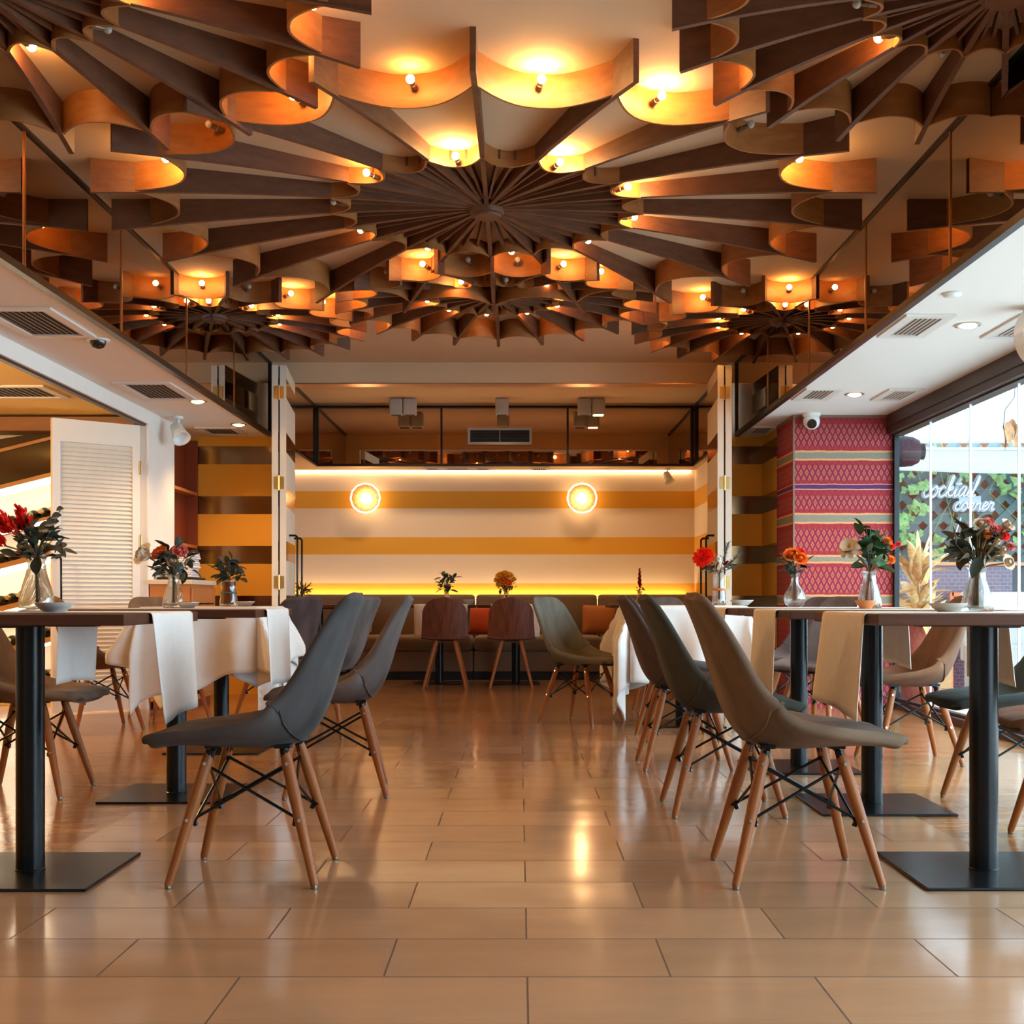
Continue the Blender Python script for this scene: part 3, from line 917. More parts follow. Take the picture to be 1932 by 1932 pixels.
def make_chair():
    root = empty('dining_chair', (0, 0, 0), 'x', 'chair')
    sm_, seam = shell_mesh()
    sh = obj('seat_shell', sm_, m_vel['grey'], root, smooth=True, sub=1)
    b = bmesh.new()
    pad = []
    for s in (-1, 1):
        pass
    # welted seam across the crease between seat and back, underneath
    tube(b, seam, 0.0028, 6)
    obj('seam_welt', b, m_vel['slate'], root, smooth=True)
    for sx in (1, -1):
        for sy in (1, -1):
            top = Vector((sx * 0.108, sy * 0.118, 0.372)); ft = Vector((sx * 0.205, sy * 0.197, 0.010))
            b = bmesh.new()
            mid = top.lerp(ft, 0.30)
            tube(b, [top.lerp(ft, 0.0), top.lerp(ft, 0.06), mid, top.lerp(ft, 0.7), ft], [0.0135, 0.0165, 0.0180, 0.0145, 0.0115], 12)
            lg = obj('leg', b, m_leg, root); autosmooth(lg)
            b = bmesh.new(); lathe(b, [(0, 0), (0.009, 0), (0.010, 0.003), (0.010, 0.012), (0, 0.012)], 10, Matrix.Translation((ft.x, ft.y, 0.0)))
            obj('foot_glide', b, m_socket, lg)
            # bolt heads
            for f in (0.09, 0.52):
                b = bmesh.new()
                p = top.lerp(ft, f)
                tube(b, [p + Vector((0, -sy * 0.0, 0)), p + Vector((0, sy * 0.0185, 0.004))], 0.0055, 8)
                obj('bolt', b, m_pewter, lg)
    # black wire bracing
    b = bmesh.new()
    def lp(sx, sy, f): return Vector((sx * 0.108, sy * 0.118, 0.372)).lerp(Vector((sx * 0.205, sy * 0.197, 0.010)), f)
    r = 0.0046
    for sy in (1, -1):
        tube(b, [lp(1, sy, 0.10) - Vector((0.0, sy * 0.012, 0)), lp(-1, sy, 0.53) - Vector((0.0, sy * 0.018, 0))], r, 6)
        tube(b, [lp(-1, sy, 0.10) - Vector((0.0, sy * 0.012, 0)), lp(1, sy, 0.53) - Vector((0.0, sy * 0.018, 0))], r, 6)
    for sx in (1, -1):
        tube(b, [lp(sx, 1, 0.10) - Vector((sx * 0.012, 0, 0)), lp(sx, -1, 0.53) - Vector((sx * 0.018, 0, 0))], r, 6)
        tube(b, [lp(sx, -1, 0.10) - Vector((sx * 0.012, 0, 0)), lp(sx, 1, 0.53) - Vector((sx * 0.018, 0, 0))], r, 6)
    for sx in (1, -1):
        for sy in (1, -1):
            p = lp(sx, sy, 0.53); tube(b, [p - Vector((sx * 0.02, sy * 0.012, 0.012)), p - Vector((sx * 0.012, sy * 0.012, -0.012))], 0.0075, 6)
    obj('wire_brace', b, m_black, root)
    for sx in (1, -1):
        b = bmesh.new()
        tube(b, [(sx * 0.10, -0.12, 0.378), (sx * 0.095, -0.06, 0.392), (sx * 0.095, 0.06, 0.392), (sx * 0.10, 0.12, 0.378)], 0.008, 6)
        for sy in (1, -1):
            tube(b, [(sx * 0.105, sy * 0.118, 0.380), (sx * 0.112, sy * 0.121, 0.350)], 0.0145, 8)
            box(b, sx * 0.10 - 0.022, sx * 0.10 + 0.022, sy * 0.10 - 0.022, sy * 0.10 + 0.022, 0.384, 0.396)
        obj('mount_bracket', b, m_black, root)
    return root

chair0 = make_chair()
def recolor(root, mat):
    for ch in bpy.data.objects:
        if ch.parent == root and (ch.name.startswith('seat_shell') or ch.name.startswith('seam_welt')):
            ch.material_slots[0].link = 'OBJECT'
            ch.material_slots[0].material = mat

CH = [
    (-0.780, 3.675, 180, 'slate', 'slate-blue velvet chair standing alone before the nearest table on the wine-rack side'),
    (-0.770, 5.235, 186.5, 'grey', 'grey velvet chair directly behind the slate-blue one, drawn up to the second table'),
    (-1.168, 7.46, 162, 'grey', 'grey velvet chair beside the white-draped table nearest the louvered door, aisle side'),
    (-1.66, 8.50, 139, 'mauve', 'mauve chair turned showing its back, beyond the white-draped table near the sideboard'),
    (-2.40, 8.50, -50, 'taupe', 'taupe chair in the corner by the sideboard, only its rounded back top showing'),
    (-2.63, 7.79, 35, 'taupe', 'taupe chair in front of the louvered door, turned towards the draped table'),
    (-2.07, 5.23, 0, 'taupe', 'taupe chair cut by the picture edge, seat under the table with the red flowers'),
    (0.810, 3.665, 0, 'taupe', 'taupe velvet chair nearest the viewer at the window-side tables, full back and seat in view'),
    (0.780, 4.79, 0, 'sage', 'sage grey velvet chair right behind the nearest taupe one, window-side row'),
    (0.800, 6.06, 0, 'mauve', 'mauve velvet chair third in the window-side row, against the hanging white cloth'),
    (0.92, 7.26, 4, 'slate', 'dark chair squeezed between the third chair and the floor-length white cloth'),
    (0.41, 8.22, -35, 'pale', 'pale green chair standing apart at the aisle end of the long white cloth'),
    (1.95, 6.23, 180, 'brown', 'brown velvet chair before the glass wall, legs in full view behind the black columns'),
    (1.945, 4.90, 180, 'teal', 'dark teal chair half hidden by the nearest window-side table column'),
    (1.88, 4.08, 172, 'brown', 'brown chair cut by the picture edge at the nearest window-side table'),
    (1.80, 7.40, 222, 'grey', 'pale grey chair against the red textile column beside the second table'),
    (1.93, 8.38, 225, 'mauve', 'dark mauve chair back just in front of the red textile column'),
    (1.04, 8.95, -90, 'grey', 'grey chair beyond the floor-length white cloth, only the back top showing'),
]
kidmap = {}
for c_ in bpy.data.objects:
    if c_.parent: kidmap.setdefault(c_.parent.name, []).append(c_)
CHAIRS = []
for i, (x, y, a, col, lab) in enumerate(CH):
    o = chair0 if i == 0 else copy_tree(chair0, None, None, kidmap)
    CHAIRS.append((o, x, y, a, col, lab))
for (o, x, y, a, col, lab) in CHAIRS:
    o.location = (x, y, 0); o.rotation_euler = (0, 0, R(a))
    tag(o, lab, 'chair', 'velvet bucket chairs with wooden legs')
    recolor(o, m_vel[col])

# ================================================================== TABLES
TT = 0.772
def table(cx, cy, x0, x1, y0, y1, label, bw=0.505, t=TT, group='dark wood pedestal tables', cr=0.041):
    root = empty('pedestal_table', (cx, cy, 0), label, 'table', 0, group)
    b = bmesh.new()
    rbox(b, x0 - cx, x1 - cx, y0 - cy, y1 - cy, t - 0.031, t, 0.003, 2)
    obj('tabletop', b, m_tabletop, root)
    b = bmesh.new(); rbox(b, -bw / 2, bw / 2, -bw / 2, bw / 2, 0, 0.009, 0.003, 2)
    obj('base_plate', b, m_plate, root)
    b = bmesh.new(); lathe(b, [(0, 0.009), (cr + 0.002, 0.009), (cr + 0.002, 0.012), (cr, 0.014), (cr, t - 0.040), (0, t - 0.040)], 32)
    autosmooth(obj('column', b, m_black, root))
    b = bmesh.new(); box(b, -0.2, 0.2, -0.03, 0.03, t - 0.041, t - 0.031); box(b, -0.03, 0.03, -0.2, 0.2, t - 0.041, t - 0.031)
    obj('mounting_cross', b, m_plate, root)
    return root
table(-1.455, 3.69, -1.88, -1.055, 3.31, 4.07, 'dark wood table with the red flowers, nearest on the wine-rack side')
table(-1.43, 5.17, -1.83, -1.02, 4.80, 5.56, 'dark wood table second on the wine-rack side, with the white rose bouquet')
table(-1.62, 6.74, -1.95, -1.36, 6.40, 7.10, 'table under the draped white cloth near the sideboard')
table(1.385, 3.70, 0.955, 1.83, 3.31, 4.02, 'dark wood table nearest on the window side, with the dark mixed bouquet')
table(1.39, 4.89, 0.96, 1.80, 4.40, 5.30, 'dark wood table second on the window side, with the tall leafy bouquet')
table(1.35, 5.99, 0.96, 1.78, 5.45, 6.36, 'dark wood table third on the window side, with the round-bellied vase')
table(1.06, 8.10, 0.70, 1.42, 7.78, 8.48, 'table under the floor-length white cloth on the window side')

# linen runners laid across, hanging over both ends
def runner(x0, x1, y0, y1, hl, hr, label, mat=None, t=TT, seed=0, nomid=False, th=0.0025, flare=0.012):
    mat = mat or m_linen
    rnd = random.Random(seed)
    z = t + 0.0008 + th
    ro = 0.012
    path = []
    nl = 12
    for i in range(nl, 0, -1): path.append((x0 - ro, z - ro - hl * i / nl, i / nl))
    for i in range(5): a = PI - PI / 2 * i / 4; path.append((x0 + ro * math.cos(a) + 0.0, z - ro + ro * math.sin(a), 0))
    for i in range(1, 10): path.append((x0 + (x1 - x0) * i / 10, z, 0))
    for i in range(5): a = PI / 2 - PI / 2 * i / 4; path.append((x1 + ro * math.cos(a), z - ro + ro * math.sin(a), 0))
    for i in range(1, nl + 1): path.append((x1 + ro, z - ro - hr * i / nl, i / nl))
    ph = rnd.uniform(0, 6)
    pts = []
    m = 16
    for (x, zz, d) in path:
        row = []
        for j in range(m + 1):
            f = j / m
            y = y0 + (y1 - y0) * f
            s = -1 if x < (x0 + x1) / 2 else 1
            wv = (math.sin(f * 7.0 + ph) * 0.010 + math.sin(f * 13 + ph * 2) * 0.004) * d
            pull = flare * d * (0.5 - f) * 2 * rnd.uniform(0.9, 1.1) * 0.6
            row.append(Vector((x + s * (d * 0.014 + wv + 0.003 * d), y + pull, zz - d * 0.012 * math.sin(f * 3 + ph))))
        pts.append(row)
    bm = bmesh.new(); slab(bm, pts, th)
    o = obj('table_runner', bm, mat, None, smooth=True)
    return tag(o, label, 'table runner', 'linen runners hanging over the tables')
runner(-1.88, -1.055, 3.53, 3.96, 0.29, 0.30, 'white linen runner over the nearest wine-rack side table, beside the red flowers', seed=3, flare=0.05)
runner(-1.83, -1.02, 4.96, 5.42, 0.30, 0.31, 'white linen runner over the second wine-rack side table, by the white rose', seed=5)
runner(0.955, 1.83, 3.40, 3.86, 0.272, 0.28, 'natural linen runner folding down from the nearest window-side table', m_runner, seed=8, flare=-0.05)
runner(0.96, 1.80, 4.60, 5.02, 0.31, 0.27, 'natural linen runner on the second window-side table with the leafy bouquet', m_runner, seed=9, flare=-0.05)
runner(0.96, 1.78, 5.72, 6.14, 0.30, 0.27, 'white linen runner on the third window-side table with the round vase', seed=12)

# draped table cloths
def tablecloth(cx, cy, hx, hy, drop, label, t=TT, seed=0, waves=9, corner=1.0, amp=0.045, rot=0.0):
    rnd = random.Random(seed)
    z = t + 0.003
    n = 72
    A, B = hx + drop, hy + drop
    pts = []
    p1, p2 = rnd.uniform(0, 6), rnd.uniform(0, 6)
    for i in range(n + 1):
        row = []
        a = -A + 2 * A * i / n
        for j in range(n + 1):
            a = -A + 2 * A * i / n
            c = -B + 2 * B * j / n
            a, c = a * math.cos(rot) - c * math.sin(rot), a * math.sin(rot) + c * math.cos(rot)
            qx, qy = max(-hx, min(hx, a)), max(-hy, min(hy, c))
            dx, dy = a - qx, c - qy
            d = math.hypot(dx, dy)
            if d < 1e-9:
                row.append(Vector((cx + a, cy + c, z))); continue
            ux, uy = dx / d, dy / d
            th = math.atan2(uy, ux)
            per = (qx / hx + qy / hy) * 1.2
            fold = math.sin(th * waves + per * 5.0 + p1) * amp + math.sin(th * 5 - per * 3 + p2) * amp * 0.5
            cornerness = min(abs(ux), abs(uy)) * 1.414
            r0 = 0.006
            if d < r0 * PI / 2:
                aa = d / r0; rr = r0 * math.sin(aa); zz = z - r0 * (1 - math.cos(aa))
            else:
                dd = d - r0 * PI / 2
                fl = min(1.0, dd / 0.25)
                rr = r0 + 0.010 + fl * (0.02 + fold * (0.8 + 0.6 * cornerness)) + cornerness * fl * 0.05
                rr = max(rr, r0 + 0.004)
                zz = z - r0 - dd * (1 - 0.04 * corner) - 0.02 * fl * math.sin(per * 4 + p2)
            row.append(Vector((cx + qx + ux * rr, cy + qy + uy * rr, max(zz, 0.012 + 0.01 * math.sin(th * 9)))))
        pts.append(row)
    bm = bmesh.new(); slab(bm, pts, 0.002)
    o = obj('tablecloth', bm, m_linen, None, smooth=True)
    return tag(o, label, 'tablecloth', 'white tablecloths draped to hang in points')
tablecloth(-1.655, 6.75, 0.30, 0.355, 0.40, 'white tablecloth hanging in points from the table near the sideboard', seed=4, rot=R(17), amp=0.075, waves=7)
tablecloth(1.06, 8.13, 0.365, 0.355, 0.55, 'white tablecloth falling almost to the floor beside the pale green chair', seed=7, amp=0.055, rot=R(-6))

# ================================================================== SOFA, BACK TABLES, WOODEN CHAIRS
def sofa(x0, x1, yf, yb, label):
    root = empty('banquette_sofa', ((x0 + x1) / 2, yf, 0), label, 'sofa', 0, 'brown banquettes along the striped wall')
    c = (x0 + x1) / 2; h = (x1 - x0) / 2
    D_ = yb - yf
    b = bmesh.new(); box(b, -h, h, 0.04, D_, 0.0, 0.085); obj('plinth', b, m_dark, root)
    b = bmesh.new(); rbox(b, -h + 0.003, h - 0.003, 0.0, D_ - 0.02, 0.085, 0.29, 0.012, 2); obj('seat_base', b, m_sofa, root)
    b = bmesh.new(); rbox(b, -h + 0.003, h - 0.003, -0.015, D_ - 0.14, 0.292, 0.445, 0.045, 4); obj('seat_cushion', b, m_sofa, root, smooth=True)
    b = bmesh.new(); rbox(b, -h + 0.003, h - 0.003, D_ - 0.20, D_ - 0.03, 0.40, 0.87, 0.04, 4); obj('back_cushion', b, m_sofa, root, smooth=True)
    return root
sofa(-2.69, -0.47, 12.55, 13.36, 'brown banquette behind the wooden chair with the leafy green vase')
sofa(-0.465, 0.83, 12.55, 13.36, 'brown banquette behind the wooden chair with the yellow flowers')
sofa(0.835, 1.87, 12.55, 13.36, 'brown banquette at the alcove corner under the small white spotlight')
b = bmesh.new(); box(b, -2.6, 1.80, 13.340, 13.350, 0.825, 0.833)
o = obj('led_strip', b, m_led); tag(o, 'glowing warm light strip hidden behind the banquette backs', 'light strip')

def cushion(x, y, z, w, h, mat, label, tilt=-14, rz=0):
    b = bmesh.new()
    n = 14
    A, B = [], []
    for s in (1, -1):
        rows = []
        for i in range(n + 1):
            row = []
            for j in range(n + 1):
                p, q = -1 + 2 * i / n, -1 + 2 * j / n
                k = (1 - p * p) * (1 - q * q)
                th = 0.060 * k ** 0.42 if k > 0 else 0.0
                pin = 1 - 0.06 * (1 - abs(p)) * abs(q) ** 3 - 0.0
                row.append(Vector((p * w / 2 * (1 - 0.05 * (1 - q * q)), s * th, q * h / 2 * (1 - 0.05 * (1 - p * p)))))
            rows.append(row)
        grid(b, rows)
    bmesh.ops.remove_doubles(b, verts=b.verts[:], dist=1e-5)
    o = obj('throw_cushion', b, mat, None, smooth=True)
    o.location = (x, y, z + h / 2); o.rotation_euler = (R(tilt), 0, R(rz))
    return tag(o, label, 'cushion', 'throw cushions on the banquettes')
cushion(-0.44, 12.99, 0.445, 0.33, 0.30, m_cush_red, 'red throw cushion seen between the two wooden chairs')
cushion(0.83, 12.99, 0.445, 0.36, 0.32, m_cush_org, 'rust throw cushion between the pale green chair and the long white cloth')
cushion(-1.72, 12.99, 0.445, 0.36, 0.33, m_cush_yel, 'ochre throw cushion behind the grey chairs on the wine-rack side', -14, 6)

def bistro(x0, x1, y0, y1, label):
    r_ = table((x0 + x1) / 2, (y0 + y1) / 2, x0, x1, y0, y1, label, bw=0.45, t=0.765, group='small tables along the banquette', cr=0.040)
bistro(-1.13, -0.43, 11.75, 12.40, 'small wood table with the leafy green vase at the banquette')
bistro(-0.40, 0.33, 11.75, 12.40, 'small wood table with the yellow flowers at the banquette')
bistro(0.86, 1.56, 11.75, 12.40, 'small wood table with the red flower spike at the banquette')
bistro(-2.30, -1.60, 11.75, 12.40, 'small wood table with the spiky plant at the banquette')
def runner_y(x0, x1, y0, y1, hf, label, mat=None, t=0.765, hb=0.25, seed=0):
    """runner hanging over the front and back edges"""
    bm0 = runner(y0, y1, -x1, -x0, hf, hb, label, mat or m_runner, t, seed)
    bm0.rotation_euler = (0, 0, R(90))
    return bm0
runner_y(-1.00, -0.49, 11.75, 12.40, 0.30, 'linen runner under the leafy green vase, behind a wooden chair', seed=21)
runner_y(-0.27, 0.20, 11.75, 12.40, 0.30, 'linen runner under the yellow flowers, behind a wooden chair', seed=22)
runner_y(0.98, 1.45, 11.75, 12.40, 0.30, 'linen runner under the red flower spike', seed=23)

def wooden_chair(x, y, label, group='walnut shell chairs at the back tables'):
    root = empty('wooden_chair', (x, y, 0), label, 'chair', 0, group)
    # curved veneer back, facing +y
    n, m = 20, 12
    pts = []
    for i in range(n + 1):
        f = i / n
        z = 0.455 + 0.385 * f
        if f < 0.55: w = 0.212 - 0.012 * (f / 0.55)
        else:
            q = (f - 0.55) / 0.45
            w = 0.20 * max(0.0, 1 - q ** 2.3) ** 0.5
        w = max(w, 0.012)
        row = []
        for j in range(m + 1):
            u_ = -1 + 2 * j / m
            row.append(Vector((u_ * w, -0.20 - 0.06 * f + 0.055 * (u_ * w / 0.21) ** 2, z)))
        pts.append(row)
    b = bmesh.new(); slab(b, pts, 0.012)
    o = obj('backrest', b, m_walnut, root); autosmooth(o, 50)
    pts = []
    for i in range(13):
        f = i / 12
        y_ = -0.205 + 0.42 * f
        z = 0.452 - 0.02 * math.sin(f * PI)
        w = 0.212 + 0.015 * math.sin(f * PI)
        if f > 0.8: w *= max(0.75, 1 - (f - 0.8) * 1.2)
        pts.append([Vector((u_ * w, y_, z + 0.018 * u_ * u_)) for u_ in [-1 + 2 * j / 12 for j in range(13)]])
    b = bmesh.new(); slab(b, pts, 0.014); autosmooth(obj('seat', b, m_walnut, root), 50)
    for sx in (1, -1):
        for sy in (1, -1):
            b = bmesh.new(); tube(b, [(sx * 0.085, sy * 0.10, 0.440), (sx * 0.195, sy * 0.20, 0.0)], [0.021, 0.0115], 12)
            autosmooth(obj('leg', b, m_leg, root))
    b = bmesh.new(); box(b, -0.10, 0.10, -0.11, 0.11, 0.418, 0.436); obj('leg_mount', b, m_walnut, root)
    return root
wooden_chair(-0.68, 11.48, 'walnut chair seen from behind, in front of the leafy green vase')
wooden_chair(-0.075, 11.48, 'walnut chair seen from behind, in front of the yellow flowers')

# ================================================================== FLOWERS AND VASES
def leaf(bm, base, d, L, W, bend=0.3, roll=0.0, n=6, tipw=0.0):
    """blade from base along d, folded at the midrib"""
    d = Vector(d).normalized()
    side = d.cross(Vector((0, 0, 1)))
    if side.length < 1e-3: side = Vector((1, 0, 0))
    side.normalize(); up = side.cross(d).normalized()
    rm = Matrix.Rotation(roll, 3, d); side = rm @ side; up = rm @ up
    rows = []
    for i in range(n + 1):
        f = i / n
        w = W * math.sin(PI * min(1, f * 0.96 + 0.04)) ** 0.75 * 0.5
        c = Vector(base) + d * (L * f) - up * (bend * L * f * f)
        rows.append([c - side * w + up * w * 0.35, c, c + side * w + up * w * 0.35])
    grid(bm, rows)

def petal_ring(bm, c, ax, n, r, L, W, tilt, cup=0.4, ph=0.0, jit=0.0, rnd=random):
    ax = Vector(ax).normalized()
    a = ax.orthogonal().normalized(); b_ = ax.cross(a)
    for k in range(n):
        th = 2 * PI * k / n + ph + rnd.uniform(-jit, jit)
        o = a * math.cos(th) + b_ * math.sin(th)
        t = -o * math.sin(th * 0) + Vector((0, 0, 0))
        s = ax.cross(o).normalized()
        rows = []
        for i in range(5):
            f = i / 4
            ang = tilt - cup * f * 1.2
            out = math.cos(ang); upp = math.sin(ang)
            p = Vector(c) + o * (r + L * f * out) + ax * (L * f * upp)
            w = W * 0.5 * (0.45 + 0.55 * math.sin(PI * min(1, f * 0.75 + 0.15)))
            if i == 4: w *= 0.75
            rows.append([p - s * w + ax * (w * 0.25), p, p + s * w + ax * (w * 0.25)])
        grid(bm, rows)

def blossom(bm, kind, c, ax, s, rnd):
    if kind == 'rose':
        petal_ring(bm, c, ax, 6, 0.22 * s, 0.60 * s, 0.80 * s, 1.00, 0.35, 0, 0.1, rnd)
        petal_ring(bm, c, ax, 6, 0.20 * s, 0.60 * s, 0.70 * s, 1.35, -0.1, 0.6, 0.1, rnd)
        petal_ring(bm, c, ax, 4, 0.05 * s, 0.55 * s, 0.6 * s, 1.40, 0.0, 0.2, 0.1, rnd)
        ball(bm, Vector(c) + Vector(ax).normalized() * 0.20 * s, 0.36 * s, 10, 7)
    elif kind == 'pom':
        for (n, t, L) in ((10, -0.35, 0.50), (12, 0.0, 0.52), (12, 0.35, 0.52), (10, 0.7, 0.5), (8, 1.05, 0.46), (5, 1.4, 0.42)):
            petal_ring(bm, c, ax, n, 0.06 * s, L * s, 0.24 * s, t, 0.15, rnd.random(), 0.1, rnd)
        ball(bm, c, 0.30 * s, 8, 6)
    elif kind == 'frill':
        for (n, t, L) in ((9, 0.1, 0.60), (9, 0.4, 0.58), (8, 0.8, 0.52), (6, 1.2, 0.45)):
            petal_ring(bm, c, ax, n, 0.04 * s, L * s, 0.42 * s, t, 0.35 * rnd.uniform(0.2, 1.5), rnd.random(), 0.15, rnd)
    elif kind == 'bud':
        ball(bm, Vector(c), 0.36 * s, 10, 7, (0.8, 0.8, 1.25))
        petal_ring(bm, Vector(c) - Vector(ax).normalized() * 0.40 * s, ax, 5, 0.12 * s, 0.8 * s, 0.5 * s, 1.25, -0.2, 0, 0.05, rnd)
    elif kind == 'plume':
        axn = Vector(ax).normalized()
        for k in range(85):
            f = rnd.random()
            o = Vector((rnd.uniform(-1, 1), rnd.uniform(-1, 1), rnd.uniform(-0.3, 0.5))) * 0.22 * s * (1 - 0.6 * f)
            p = Vector(c) + axn * (f * 1.1 * s) + o
            leaf(bm, p, axn + o * (3.0 / s), 0.36 * s, 0.11 * s, rnd.uniform(-0.2, 0.3), rnd.uniform(0, 6), 3)
    elif kind == 'spike':
        for k in range(30):
            f = k / 30
            p = Vector(c) + Vector((0, 0, f * 1.3 * s))
            th = k * 2.4
            leaf(bm, p, (math.cos(th), math.sin(th), 1.1), 0.34 * s * (1 - 0.6 * f), 0.2 * s * (1 - 0.5 * f), -0.3, 0.3, 3)
    elif kind == 'cone':
        for k in range(34):
            f = k / 34; th = k * 2.4
            p = Vector(c) + Vector(ax).normalized() * (f * 0.7 - 0.3) * s
            o = Vector((math.cos(th), math.sin(th), 0.8))
            leaf(bm, p, o + Vector(ax) * 1.2 * f, 0.40 * s * (1 - 0.5 * f), 0.17 * s, -0.4, 0, 3)

def vase_profile(kind, H, Rr):
    if kind == 'carafe':
        o = [(0.0, 0.0), (0.80, 0.0), (0.95, 0.02), (1.0, 0.08), (0.96, 0.22), (0.80, 0.45), (0.58, 0.68), (0.50, 0.82), (0.54, 0.93), (0.64, 1.0)]
    elif kind == 'bulb':
        o = [(0.0, 0.0), (0.55, 0.0), (0.82, 0.06), (0.98, 0.18), (1.0, 0.27), (0.90, 0.40), (0.62, 0.54), (0.40, 0.66), (0.33, 0.80), (0.36, 0.92), (0.46, 1.0)]
    else:
        o = [(0.0, 0.0), (0.90, 0.0), (1.0, 0.03), (1.0, 0.15), (0.90, 0.40), (0.80, 0.65), (0.82, 0.85), (0.90, 1.0)]
    o = [(r * Rr, z * H) for r, z in o]
    c = catmull(o[1:], 24)
    out = [o[0]] + c
    th = 0.0028
    inn = [(max(r - th, 0.002), z) for r, z in c[::-1] if z > 0.012 * 1]
    inn.append((0, 0.010))
    return out + inn

def vase(kind, x, y, z, H, Rr, label, band=None, fill=None):
    root = empty('glass_vase', (x, y, z), label, 'vase', 0, 'glass vases on the tables')
    b = bmesh.new(); lathe(b, vase_profile(kind, H, Rr), 28)
    obj('glass_body', b, m_glass, root, smooth=True)
    if band:
        pr = vase_profile(kind, H, Rr)
        outer = [p for p in pr[:25]]
        b = bmesh.new(); ps = [(r + 0.0012, zz) for r, zz in outer if band[0] * H <= zz <= band[1] * H]
        if len(ps) >= 2:
            lathe(b, ps + [(r + 0.0008, zz) for r, zz in ps[::-1]], 28, closed=True)
            obj('paper_band', b, band[2], root, smooth=True)
    if fill:
        pr = vase_profile(kind, H, Rr)
        outer = [(max(r - 0.005, 0.003), zz) for r, zz in pr[1:25] if fill[0] * H <= zz <= fill[1] * H]
        b = bmesh.new(); lathe(b, [(0, outer[0][1])] + outer + [(0, outer[-1][1])], 24)
        obj('vase_filling', b, fill[2], root, smooth=True)
    return root

def bouquet(x, y, zt, zb, label, flowers, leaves, seed, stemmat=None, neck=0.012, cat='bouquet'):
    """flowers: (kind, mat, dx, dy, dz, size); leaves: (count, mat, spread, zlo, zhi, L, W)"""
    rnd = random.Random(seed)
    root = empty('flower_bouquet', (x, y, zt), label, cat, 0, 'flower bouquets in the vases')
    for (kind, mat, dx, dy, dz, s) in flowers:
        s *= 1.18
        c = Vector((dx, dy, dz))
        ax = Vector((dx * 0.8, dy * 0.9 - 0.07, max(dz, 0.02) * 0.6 + 0.02)).normalized()
        if kind in ('spike',): ax = Vector((0, 0, 1))
        b = bmesh.new(); blossom(b, kind, c, ax, s, rnd)
        bl = obj('blossom', b, mat, root, smooth=True, fix=False)
        b = bmesh.new()
        k = rnd.uniform(-1, 1) * neck
        tube(b, [Vector((-dx * 0.12 + k * 0.8, -dy * 0.1, zb - zt)), Vector((k * 0.4, 0, -0.01)), Vector((dx * 0.45, dy * 0.45, dz * 0.5)), c], 0.0026, 6)
        obj('stem', b, stemmat or m_gstem, root, smooth=True)
    for (cnt, mat, spr, zlo, zhi, L, W) in leaves:
        cnt = int(cnt * 1.5)
        b = bmesh.new()
        for k in range(cnt):
            th = rnd.uniform(0, 2 * PI); f = rnd.random()
            zz = zlo + (zhi - zlo) * f
            r = spr * rnd.random() ** 0.6 * (0.30 + 0.70 * math.sin(PI * min(1, 0.25 + f * 0.7)))
            p = Vector((math.cos(th) * r, math.sin(th) * r, zz))
            d = Vector((math.cos(th) * 0.7 + rnd.uniform(-0.8, 0.8), math.sin(th) * 0.7 + rnd.uniform(-0.8, 0.8), rnd.uniform(-0.5, 1.0)))
            leaf(b, p, d, L * rnd.uniform(0.65, 1.05), W * rnd.uniform(0.95, 1.4), rnd.uniform(-0.1, 0.35), rnd.uniform(-0.6, 0.6))
            if rnd.random() < 0.5:
                tube(b, [(0, 0, -0.005), p * 0.5 + Vector((0, 0, 0.0)), p], 0.0014, 4)
        obj('foliage', b, mat, root, smooth=True, fix=False)
    return root

zt = TT + 0.001
zr = TT + 0.0045
def sprig(bm, pts, n, L, W, rnd, droop=0.2):
    tube(bm, pts, 0.0016, 5)
    pts = [Vector(p) for p in pts]
    for k in range(n):
        f = (k + 0.5) / n * (len(pts) - 1); i = min(int(f), len(pts) - 2)
        p = pts[i].lerp(pts[i + 1], f - i)
        t = (pts[i + 1] - pts[i]).normalized()
        s = t.cross(Vector((0, 1, 0.2))).normalized() * (1 if k % 2 else -1)
        leaf(bm, p, s + t * 0.6, L * rnd.uniform(0.8, 1.1), W, droop, rnd.uniform(-0.5, 0.5))

# nearest wine-rack side table: red plumes with eucalyptus
X0, Y0 = -1.425, 3.66
vase('carafe', X0, Y0, zt, 0.168, 0.052, 'clear carafe vase holding the red plumes')
bq = bouquet(X0, Y0, zt + 0.168, zt + 0.02, 'bouquet of red plumes and eucalyptus at the picture edge',
        [('plume', m_red, -0.055, 0.0, 0.06, 0.085), ('plume', m_red, -0.10, 0.01, 0.03, 0.085), ('plume', m_red, -0.02, 0.01, 0.075, 0.060), ('plume', m_red, -0.08, -0.02, 0.085, 0.07)],
        [(26, m_leafd, 0.085, -0.015, 0.075, 0.055, 0.030), (14, m_leafo, 0.075, 0.0, 0.09, 0.05, 0.020)], 31, m_stem)
rnd = random.Random(5)
b = bmesh.new()
tube(b, [(0, 0, 0), (0.03, 0, 0.06), (0.055, -0.01, 0.10), (0.075, -0.01, 0.135)], 0.0018, 5)
for (dx, dz, s) in ((0.030, 0.085, 0.050), (0.048, 0.100, 0.042), (0.062, 0.118, 0.030), (0.073, 0.138, 0.022), (0.050, 0.060, 0.035)):
    leaf(b, (dx - s * 0.4, -0.015, dz - s * 0.25), (1, 0.05, 0.35), s, s * 0.95, 0.1, 0.9)
obj('eucalyptus_sprig', b, m_leafb, bq, smooth=True, fix=False)

